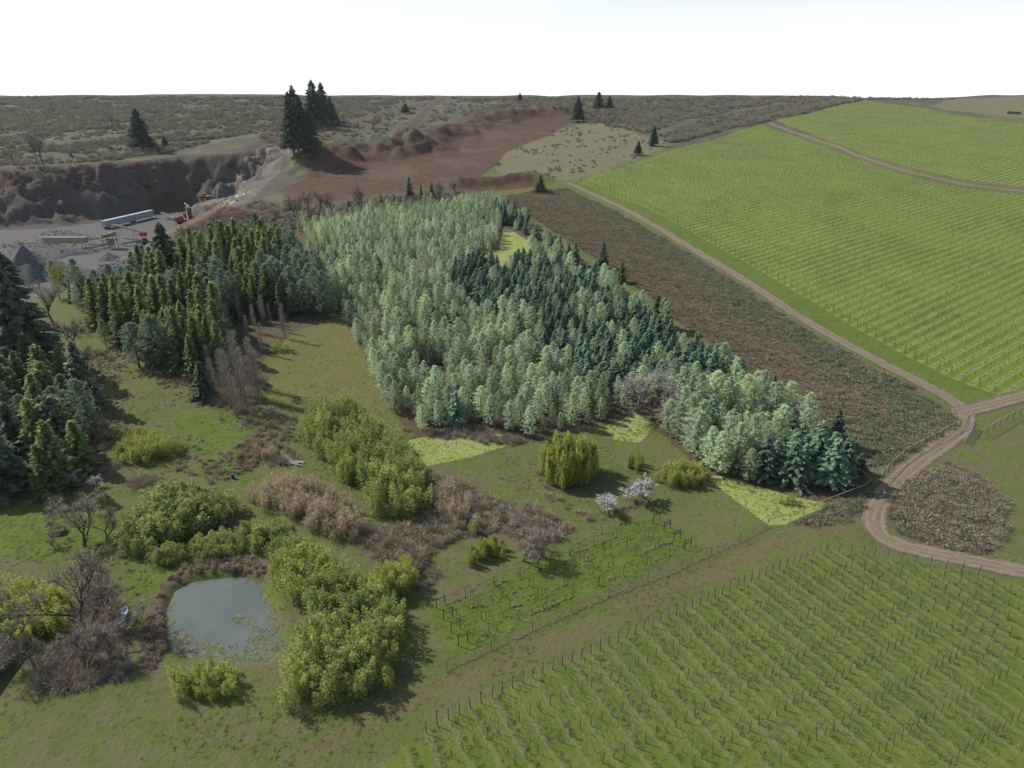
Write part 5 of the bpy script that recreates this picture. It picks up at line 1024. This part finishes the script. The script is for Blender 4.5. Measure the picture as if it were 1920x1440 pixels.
conveyor('short pale conveyor beside the red hopper', (305, 410), 3.2, (336, 414), 1.2, mat='dusty_beige')
a, rz = local((88, 470), None, (150, 470)); o = thing('feed_bin', 'long dusty yellow bin standing on splayed legs in the yard', 'machine', tuple(a), rz); L = 20.
link('bin', MB().box((L/2, 0, 5.0), (L, 2.6, 2.6), bev=.12).data('bin', 'dusty_beige'), o); link('rim', MB().box((L/2, 0, 6.36), (L+.3, 2.9, .18)).data('rim', 'machine_grey'), o)
for x0, x1 in ((3., 6.5), (4.2, 7.6), (15., 9.5), (L-2, L-2.), (1., 1.)):
    for y in (-1.1, 1.1): link('leg', MB().tube([(x0, y, 3.8), (x1, y*1.2, -.3)], .17, 5).data('leg', 'machine_grey'), o)
link('walkway', MB().box((L/2, -1.75, 3.9), (L*.8, .8, .1)).data('walkway', 'machine_grey'), o)
a, rz = local((200, 466), None, (222, 466)); o = thing('screen_tower', 'beige steel screening tower in the middle of the yard', 'machine', tuple(a), rz)
for x in (0, 5.):
    for y in (-1.5, 1.5): link('leg', MB().box((x, y, 3.4), (.3, .3, 7.4)).data('leg', 'dusty_beige'), o)
link('screen_box', MB().box((2.5, 0, 6.4), (5.6, 3.2, 1.7), 0, .22, .1).data('screen_box', 'machine_grey'), o); link('platform', MB().box((2.5, 0, 4.4), (7., 4.4, .18)).data('platform', 'machine_grey'), o); link('chute', MB().box((2.5, 0, 2.6), (2.2, 1.6, 2.6), 0, .5).data('chute', 'dusty_beige'), o)
for y in (-2.1, 2.1): link('handrail', MB().tube([(-.8, y, 5.4), (5.9, y, 5.4)], .05, 4).data('handrail', 'machine_yellow'), o)
for y in (-1.5, 1.5): link('brace', MB().tube([(0, y, .2), (5, y, 4.2)], .1, 4).data('brace', 'dusty_beige'), o)
def crusher(name, label, p, p2, body, s=1.0):
    a, rz = local(p, None, p2); o = thing(name, label, 'crusher', tuple(a), rz, s)
    link('chassis', MB().box((0, 0, 1.3), (8.5, 2.2, .7), bev=.08).data('chassis', 'machine_grey'), o)
    h = MB(); h.add([(-3.6, -1.9, 4.6), (-.2, -1.9, 4.6), (-.2, 1.9, 4.6), (-3.6, 1.9, 4.6), (-2.9, -.8, 2.3), (-.9, -.8, 2.3), (-.9, .8, 2.3), (-2.9, .8, 2.3)], [(0, 1, 5, 4), (1, 2, 6, 5), (2, 3, 7, 6), (3, 0, 4, 7), (4, 5, 6, 7)]); link('hopper', h.data('hopper', body), o)
    link('jaw_housing', MB().box((.8, 0, 2.7), (2., 2., 2.1), bev=.15).data('jaw_housing', body), o); link('engine_box', MB().box((2.9, 0, 2.5), (2., 2.1, 1.6), bev=.12).data('engine_box', body), o); link('discharge_belt', MB().box((5.2, 0, 2.6), (4.4, 1., .3), 0, .35).data('discharge_belt', 'belt'), o)
    for y in (-1.2, 1.2): link('track', MB().tube([(-3.2, y, .55), (3.2, y, .55)], .6, 8).data('track', 'tyre'), o)
crusher('jaw_crusher', 'red jaw crusher at the trees side of the yard', (272, 456), (284, 456), 'machine_red'); crusher('jaw_crusher', 'grey tracked crusher below the red one', (262, 470), (284, 465), 'machine_grey', .9); crusher('jaw_crusher', 'dull red crusher against the brown block wall', (345, 418), (325, 420), 'machine_red', 1.1)
a, rz = local((352, 418), None, (384, 416)); o = thing('ramp_wall', 'tall brown retaining wall of the loading ramp', 'wall', tuple(a), rz); o['kind'] = 'thing'
for i in range(4):
    for j in range(4): link('block', MB().box((1.4+i*2.75+(.5 if j % 2 else 0), 1.2, 1.3+j*2.45), (2.7, 2.2, 2.4), bev=.12).data('block', 'earth_wall'), o)
link('panel', MB().box((7.5, -.1, 3.0), (1.1, .12, 5.5), .1).data('panel', 'white_paint'), o); link('plank', MB().box((1.0, .8, 10.6), (3.2, .4, .25), .5, -.4).data('plank', 'white_paint'), o)
def loader(label, p, rz, s=1.):
    a = at([p])[0]; o = thing('wheel_loader', label, 'loader', tuple(a), rz, s, 'loaders on the ramp')
    for x in (-1.6, 1.7):
        for y in (-1.15, 1.15): wheel(o, (x, y, .85), .85, .7)
    link('body', MB().box((-1.5, 0, 1.9), (3.2, 1.9, 1.3), bev=.2).data('body', 'machine_yellow'), o); c = link('cab', MB().box((.4, 0, 2.9), (1.5, 1.6, 1.7), bev=.12).data('cab', 'machine_yellow'), o); link('window', MB().box((.42, 0, 3.0), (1.54, 1.66, .9), bev=.05).data('window', 'glass'), c)
    link('boom', MB().box((2.4, -.6, 1.6), (2.6, .25, .4), 0, -.25).box((2.4, .6, 1.6), (2.6, .25, .4), 0, -.25).data('boom', 'machine_yellow'), o); link('bucket', MB().add([(3.4, -1.5, .2), (4.6, -1.5, .2), (3.3, -1.5, 1.5), (3.4, 1.5, .2), (4.6, 1.5, .2), (3.3, 1.5, 1.5)], [(0, 1, 4, 3), (0, 3, 5, 2)], [(0, 2, 1), (3, 4, 5)]).data('bucket', 'machine_grey'), o)
loader('dusty yellow wheel loader nearest the block wall', (386, 374), 2.9); loader('dusty yellow wheel loader nearest the orange puddle', (400, 371), 3.2)
# heaps of gravel and rock
k = NT('crushed_gravel'); p = k.pos(); c = k.mix(k.step(k.noise(p, .6, 5), .35, .65), (.10, .098, .097), (.15, .146, .142)); k.bsdf(k.mix(k.step(k.noise(p, 4., 4), .5, .65), c, (.07, .068, .068)), .95, .15, (k.noise(p, 2.5, 5, .7), .8, .3)); M['gravel'] = k.m
def heap(name, label, p, r, h, seed, mat='gravel', stretch=1.0, rz=0., pw=1.15):
    a = at([p])[0]; n, m = 22, 40; rr = np.linspace(0, 1, n); th = np.arange(m)*2*math.pi/m; R, T = np.meshgrid(rr, th, indexing='ij'); g = np.random.default_rng(seed)
    wob = 1+.14*np.sin(T*3+seed)+.08*np.sin(T*7+seed*2); X = R*np.cos(T)*r*wob*stretch; Y = R*np.sin(T)*r*wob; X, Y = X*math.cos(rz)-Y*math.sin(rz), X*math.sin(rz)+Y*math.cos(rz); Z = h*(1-R)**pw*(1+.25*(fbm(X/3.+seed, Y/3., 2, 3)-.5))-.5*R**6
    Zg = height((X+a[0]).ravel(), (Y+a[1]).ravel()).reshape(X.shape)-a[2]; Z = Z+Zg*R
    V = np.stack([X, Y, Z], 2).reshape(-1, 3); Q = [(i*m+j, i*m+(j+1) % m, (i+1)*m+(j+1) % m, (i+1)*m+j) for i in range(n-1) for j in range(m)]
    return tag(link(name, mesh_data(name, V, [np.array(Q)], mat, None, True), None, tuple(a)), label, 'heap')
heap('gravel_heap', 'tall grey gravel cone at the edge of the yard', (58, 520), 16., 12.5, 1); heap('gravel_heap', 'second grey gravel ridge leaning on the tall cone', (88, 516), 13., 8.5, 2, stretch=1.5); heap('gravel_heap', 'small dark gravel cone under the screen tower', (206, 486), 5., 3.4, 3); heap('gravel_heap', 'dark gravel mound beside the haul road', (415, 356), 8., 5., 4); heap('gravel_heap', 'low gravel bank below the tall cone', (40, 560), 16., 5., 5, stretch=1.6)
heap('rock_heap', 'long low heap of broken rock behind the gravel cone', (40, 478), 17., 6., 6, stretch=1.8, pw=.8); heap('rock_heap', 'rock heap at the foot of the cliff near the trailers', (110, 447), 11., 4., 7, stretch=1.6, pw=.8)
heap('rubble_bank', 'bank of rubble on the near rim of the yard', (215, 505), 9., 3., 8, stretch=1.8, pw=.8)
heap('earth_heap', 'brown earth heap sheltering the crusher plant', (425, 412), 12., 6., 9, 'earth_wall', 1.8, .6, .9)
ROCK = []
for i in range(4):
    g = np.random.default_rng(i); v = unit(np.array([(a_, b_, c_) for a_ in (-1, 0, 1) for b_ in (-1, 0, 1) for c_ in (-1, 1)], float))*g.uniform(.6, 1.1, (18, 1))*np.array((.7, .55, .4)); import bmesh
    bm = bmesh.new(); [bm.verts.new(q) for q in v]; bmesh.ops.convex_hull(bm, input=bm.verts); me = bpy.data.meshes.new('rock'); bm.to_mesh(me); bm.free(); me.materials.append(M['gravel']); ROCK.append(me)
us = np.concatenate([at([(c_[0], c_[1])])[0][None, :2]+np.random.default_rng(i).normal(0, 1, (c_[3], 2))*c_[2] for i, c_ in enumerate([(40, 476, 10., 420), (110, 446, 7., 160), (215, 503, 6., 160), (420, 372, 8., 60)])])
hb = [o_ for o_ in COL.objects if o_.name.startswith(('rock_heap', 'rubble_bank'))]
dg = np.zeros(len(us))
for o_ in hb:
    co = np.empty(len(o_.data.vertices)*3, np.float32); o_.data.vertices.foreach_get('co', co); co = co.reshape(-1, 3)+np.array(o_.location)
    for i_ in range(len(us)):
        dd = np.hypot(co[:, 0]-us[i_, 0], co[:, 1]-us[i_, 1]); j_ = dd.argmin()
        if dd[j_] < 2.: dg[i_] = max(dg[i_], co[j_, 2])
zz = np.maximum(height(us[:, 0], us[:, 1]), dg); scatter('broken_rock', 'broken boulders scattered over the rock heaps', 'rocks', np.c_[us, zz], np.random.default_rng(3).uniform(.3, 1.0, len(us)), ROCK, 91)
M['puddle'] = plain('muddy_puddle', (.19, .145, .065), .15, .5, 0, .2, .3)
for i, (p_, rx, ry, lab) in enumerate([((443, 367), 7., 3.2, 'larger'), ((428, 383), 5., 2., 'smaller')]):
    a = at([p_])[0]; t = np.arange(28)*2*math.pi/28; w = 1+.2*np.sin(3*t+i)+.1*np.sin(5*t); x, y = a[0]+rx*w*np.cos(t), a[1]+ry*w*np.sin(t)*1.8; z = height(x, y)+.12
    tag(link('puddle', mesh_data('puddle', np.r_[np.c_[x, y, z], [[a[0], a[1], a[2]+.14]]], [np.array([(j, (j+1) % 28, 28) for j in range(28)])], 'puddle', None, True)), f'{lab} orange muddy puddle at the foot of the haul road', 'puddle')

# ------------------------------------------------------------------ things about the garden and fields
# algae and lily mats on the pond
M['lily'] = leaf_mat('pond_weed', (.09, .095, .05), (.19, .19, .105), .1, .25)
PAD = []
for i in range(4):
    g = np.random.default_rng(i+70); m_ = MB()
    for j in range(9):
        c = g.normal(0, .42, 2); r = g.uniform(.12, .32); t = np.arange(7)*2*math.pi/7; w = g.uniform(.7, 1.2, 7)*r; V = np.c_[c[0]+w*np.cos(t), c[1]+w*np.sin(t), np.full(7, .012+.003*j)]; m_.add(np.r_[V, [[*c, .02+.003*j]]], [], [(q, (q+1) % 7, 7) for q in range(7)], g.random())
    PAD.append(m_.data('pond_weed', 'lily'))
q = fill(POND, .55, .5, 41); dpx, dpy, _ = project(np.c_[q, np.full(len(q), POND_Z)]); nz_ = fbm(q[:, 0]/2.6, q[:, 1]/2.6, 6, 4)
want = np.clip((dpy-1120)/90, 0, 1)*.75+np.clip((dpx-400)/160, 0, 1)*.25+.12*(nz_ > .56); e = sdf(q[:, 0], q[:, 1], POND); want += .5*(e < .9)
ok = (nz_*1.0+.18*(np.random.default_rng(8).random(len(nz_))-.5) > 1.02-want*.62) & (e > .1); q = q[ok]; scatter('pond_weed', 'mats of pale pond weed floating on the pond', 'pond weed', np.c_[q, np.full(len(q), POND_Z+.01)], np.random.default_rng(1).uniform(.25, .7, len(q)), PAD, 92)
# dinghy
M['boat_blue'] = plain('faded_blue_hull', (.12, .27, .45), .5, .4, 0, .2, 2.); M['boat_in'] = plain('pale_boat_lining', (.42, .52, .58), .6, .3, 0, .15, 2.)
a = at([(230, 1157)])[0]; o = thing('rowing_boat', 'small pale blue boat lying on the grass near the pond', 'boat', (a[0], a[1], a[2]+.05), math.radians(100)); n, m_ = 13, 9
def hull(sc, z0, rim):
    V = []; 
    for i in range(n):
        t = i/(n-1)*2-1; w = .62*(1-abs(t)**2.6)**.6*sc+.02; L = 1.35*t*sc
        for j in range(m_): b = (j/(m_-1)*2-1); V.append((L, w*b, z0+(rim-z0)*abs(b)**2.4+.12*t*t))
    return np.array(V), [(i*m_+j, i*m_+j+1, (i+1)*m_+j+1, (i+1)*m_+j) for i in range(n-1) for j in range(m_-1)]
V, Q = hull(1., 0., .48); link('hull', mesh_data('hull', V, [np.array(Q)], 'boat_blue', None, True), o); V, Q = hull(.93, .06, .485); link('lining', mesh_data('lining', V, [np.array(Q)], 'boat_in', None, True), o)
for x in (-.5, .35): link('seat', MB().box((x, 0, .34), (.22, 1.0, .04)).data('seat', 'white_paint'), o)
rimp = np.array([(1.35*t, s*(.62*(1-abs(t)**2.6)**.6+.02), .49+.12*t*t) for s in (1,) for t in np.linspace(-1, 1, 15)]+[(1.35*t, -(.62*(1-abs(t)**2.6)**.6+.02), .49+.12*t*t) for t in np.linspace(1, -1, 15)]); link('gunwale', MB().tube(rimp, .035, 5).data('gunwale', 'white_paint'), o)
a = at([(190, 1136)])[0]; o = thing('blue_tub', 'blue plastic tub beside a white plank in the thicket', 'tub', tuple(a)); link('tub', MB().tube([(0, 0, 0), (0, 0, .5), (0, 0, .55)], [.35, .45, .47], 12).data('tub', plain('blue_plastic', (.03, .07, .22), .4, .4)), o); link('rim', MB().tube([(.47*math.cos(t), .47*math.sin(t), .56) for t in np.linspace(0, 6.28, 17)], .03, 4).data('rim', plain('blue_plastic_rim', (.04, .1, .3), .4, .4)), o)
tag(link('plank', MB().box((0, 0, .12), (1.9, .18, .05), bev=.01).data('plank', 'white_paint'), None, tuple(at([(191, 1139)])[0]), -.9), 'white plank lying below the blue tub', 'plank')
a = at([(437, 897)])[0]; o = thing('blue_barrel', 'blue barrel at the edge of the tan dried bamboo', 'barrel', tuple(a)); link('body', MB().tube([(0, 0, 0), (0, 0, .05), (0, 0, .3), (0, 0, .6), (0, 0, .85), (0, 0, .9)], [.26, .29, .31, .31, .29, .26], 14).data('body', plain('barrel_blue', (.02, .08, .28), .4, .4)), o); link('lid', MB().tube([(0, 0, .9), (0, 0, .94)], .25, 14).data('lid', plain('barrel_lid', (.03, .1, .3), .4, .4)), o)
a = at([(113, 999)])[0]; o = thing('planter_box', 'square weathered wooden planter box on the lawn', 'planter', tuple(a), .35); M['old_wood'] = plain('weathered_boards', (.13, .115, .095), .9, .15, 0, .3, 3.)
for i in range(4):
    for z in (.14, .40, .66): link('board', MB().box((.0, .68, z), (1.5, .07, .24), bev=.01).data('board', 'old_wood') if i % 2 == 0 else MB().box((0, .68, z), (1.36, .07, .24), bev=.01).data('board', 'old_wood'), o, rz=i*math.pi/2)
link('soil', MB().box((0, 0, .62), (1.28, 1.28, .1)).data('soil', 'earth_wall'), o)
a = at([(97, 956)])[0]; o = thing('trunk_guard', 'orange trunk guard round the small bare bush tree', 'trunk guard', tuple(a)); link('sleeve', MB().tube([(0, 0, 0), (0, 0, .35), (0, 0, .7)], [.17, .15, .16], 10, False).data('sleeve', plain('orange_plastic', (.5, .12, .03), .5, .3)), o); link('stake', MB().tube([(.2, 0, -.2), (.2, 0, 1.1)], .03, 5).data('stake', 'old_wood'), o)
# rusty cultivator on the meadow
M['rust'] = plain('rusty_iron', (.13, .06, .04), .85, .3, .3, .35, 4.); a = at([(557, 753)])[0]; o = thing('cultivator', 'rusty old cultivator left on the meadow beside the bamboo', 'farm implement', tuple(a), .5)
link('frame', MB().tube([(-1, -.7, .7), (1, -.7, .7)], .06, 5).tube([(-1, .7, .7), (1, .7, .7)], .06, 5).tube([(-.9, -.8, .7), (-.9, .8, .7)], .06, 5).tube([(.9, -.8, .7), (.9, .8, .7)], .06, 5).tube([(0, -.8, .7), (0, .8, .7)], .06, 5).data('frame', 'rust'), o); link('drawbar', MB().tube([(1, 0, .7), (2.2, 0, .5)], .06, 5).data('drawbar', 'rust'), o); link('seat_post', MB().tube([(-.3, 0, .7), (-.5, 0, 1.3)], .05, 5).data('seat_post', 'rust'), o); link('seat', MB().box((-.55, 0, 1.34), (.45, .45, .1), bev=.05).data('seat', 'rust'), o)
for y in (-.95, .95):
    wz = link('wheel', MB().tube([(.5*math.cos(t), 0, .5*math.sin(t)) for t in np.linspace(0, 6.283, 19)], .05, 4, False).data('wheel_rim', 'rust'), o, (.1, y, .5))
    for t in range(6): link('spoke', MB().tube([(0, 0, 0), (.48*math.cos(t*1.047), 0, .48*math.sin(t*1.047))], .025, 3).data('spoke', 'rust'), wz)
for i in range(5): link('tine', MB().tube([(-.8, -.7+i*.35, .7), (-1.1, -.7+i*.35, .35), (-.85, -.7+i*.35, .02)], .035, 4).data('tine', 'rust'), o)
# stack of grey boards and rubble behind the tan bamboo
a = at([(545, 866)])[0]; o = thing('board_pile', 'long pile of grey boards behind the tan bamboo', 'boards', tuple(a), -.35); g = np.random.default_rng(2); bd = MB().box((0, 0, 0), (2.6, .22, .05), bev=.008).data('board', plain('grey_boards', (.27, .26, .24), .85, .2, 0, .25, 3.))
for i in range(26): q = link('board', bd, o, (g.uniform(-2., 2.), (i % 7)*.26-.8, .05+.07*(i//7)), g.normal(0, .09))
# shed at the lower corner
M['shed_wall'] = plain('dark_shed_boards', (.055, .065, .07), .8, .2, 0, .2, 1.); M['shed_roof'] = plain('grey_shed_roof', (.13, .13, .135), .75, .3, 0, .2, 1.)
a = at([(-48, 1262)])[0]; o = thing('garden_shed', 'corner of a dark shed with pale eaves', 'shed', (a[0], a[1], a[2]), .12); Wd, Dp, Hh = 5.2, 6.0, 2.5
link('wall', MB().box((0, 0, Hh/2), (Wd, Dp, Hh)).data('wall', 'shed_wall'), o); rf = MB().add([(-Wd/2-.35, -Dp/2-.4, Hh-.05), (Wd/2+.35, -Dp/2-.4, Hh-.05), (Wd/2+.35, Dp/2+.4, Hh-.05), (-Wd/2-.35, Dp/2+.4, Hh-.05), (0, -Dp/2-.4, Hh+1.3), (0, Dp/2+.4, Hh+1.3)], [(0, 4, 5, 3), (1, 2, 5, 4), (0, 3, 2, 1)], [(0, 1, 4), (2, 3, 5)]); link('roof', rf.data('roof', 'shed_roof'), o)
for x in (-Wd/2-.38, Wd/2+.38): link('eaves_board', MB().box((x, 0, Hh-.1), (.06, Dp+.8, .2)).data('eaves_board', 'white_paint'), o)
for y in (-1.6, 1.4): wnd = link('window', MB().box((Wd/2+.02, y, 1.5), (.06, 1.0, .9)).data('window_frame', 'white_paint'), o); link('pane', MB().box((Wd/2+.06, y, 1.5), (.02, .84, .74)).data('pane', 'glass'), wnd)
# wrapped bales on the hilltop field
M['wrap'] = plain('black_bale_wrap', (.022, .022, .026), .35, .5, 0, .2, 1.)
for i in range(5):
    a = at([(1890.5+i*5.2, 213.2+i*.35)])[0]; o = thing('wrapped_bale', f'{ord_[i] if i < 4 else "fifth"} black wrapped bale in the hilltop line from the vineyard track side', 'bale', tuple(a), .9, 1, 'bales on the hilltop field')
    link('roll', MB().tube([(-1.15, 0, 1.25), (-1.05, 0, 1.25), (1.05, 0, 1.25), (1.15, 0, 1.25)], [1.1, 1.28, 1.28, 1.1], 18).data('roll', 'wrap'), o)
    for x in (-.5, .5): link('band', MB().tube([(x, 1.3*math.cos(t), 1.25+1.3*math.sin(t)) for t in np.linspace(0, 6.283, 19)], .02, 3, False).data('band', 'machine_grey'), o)
tag(link('log', MB().tube([(-1.6, 0, .2), (0, .05, .22), (1.6, 0, .2)], [.22, .2, .15], 8).data('log', 'bark_grey'), None, tuple(at([(715, 242)])[0]), .3, 2.5), 'pale fallen log by the red track on the hill', 'log')

# ------------------------------------------------------------------ the air: thin haze over the whole valley
HB = dict(x=1100., y0=-80., y1=1010., z0=-95., z1=112.)
hm = bpy.data.materials.new('haze'); hm.use_nodes = True; ht = hm.node_tree; ht.nodes.clear(); ho = ht.nodes.new('ShaderNodeOutputMaterial'); hv_ = ht.nodes.new('ShaderNodeVolumePrincipled')
hv_.inputs['Color'].default_value = (.80, .88, 1.0, 1); hv_.inputs['Density'].default_value = .00004; hv_.inputs['Anisotropy'].default_value = .2; ht.links.new(hv_.outputs[0], ho.inputs['Volume'])
hz = link('haze', MB().box(((0), (HB['y0']+HB['y1'])/2, (HB['z0']+HB['z1'])/2), (2*HB['x'], HB['y1']-HB['y0'], HB['z1']-HB['z0'])).data('haze', hm)); tag(hz, 'pale blue spring haze hanging over the hills', 'haze', None, 'stuff')
SC.cycles.volume_bounces = 0
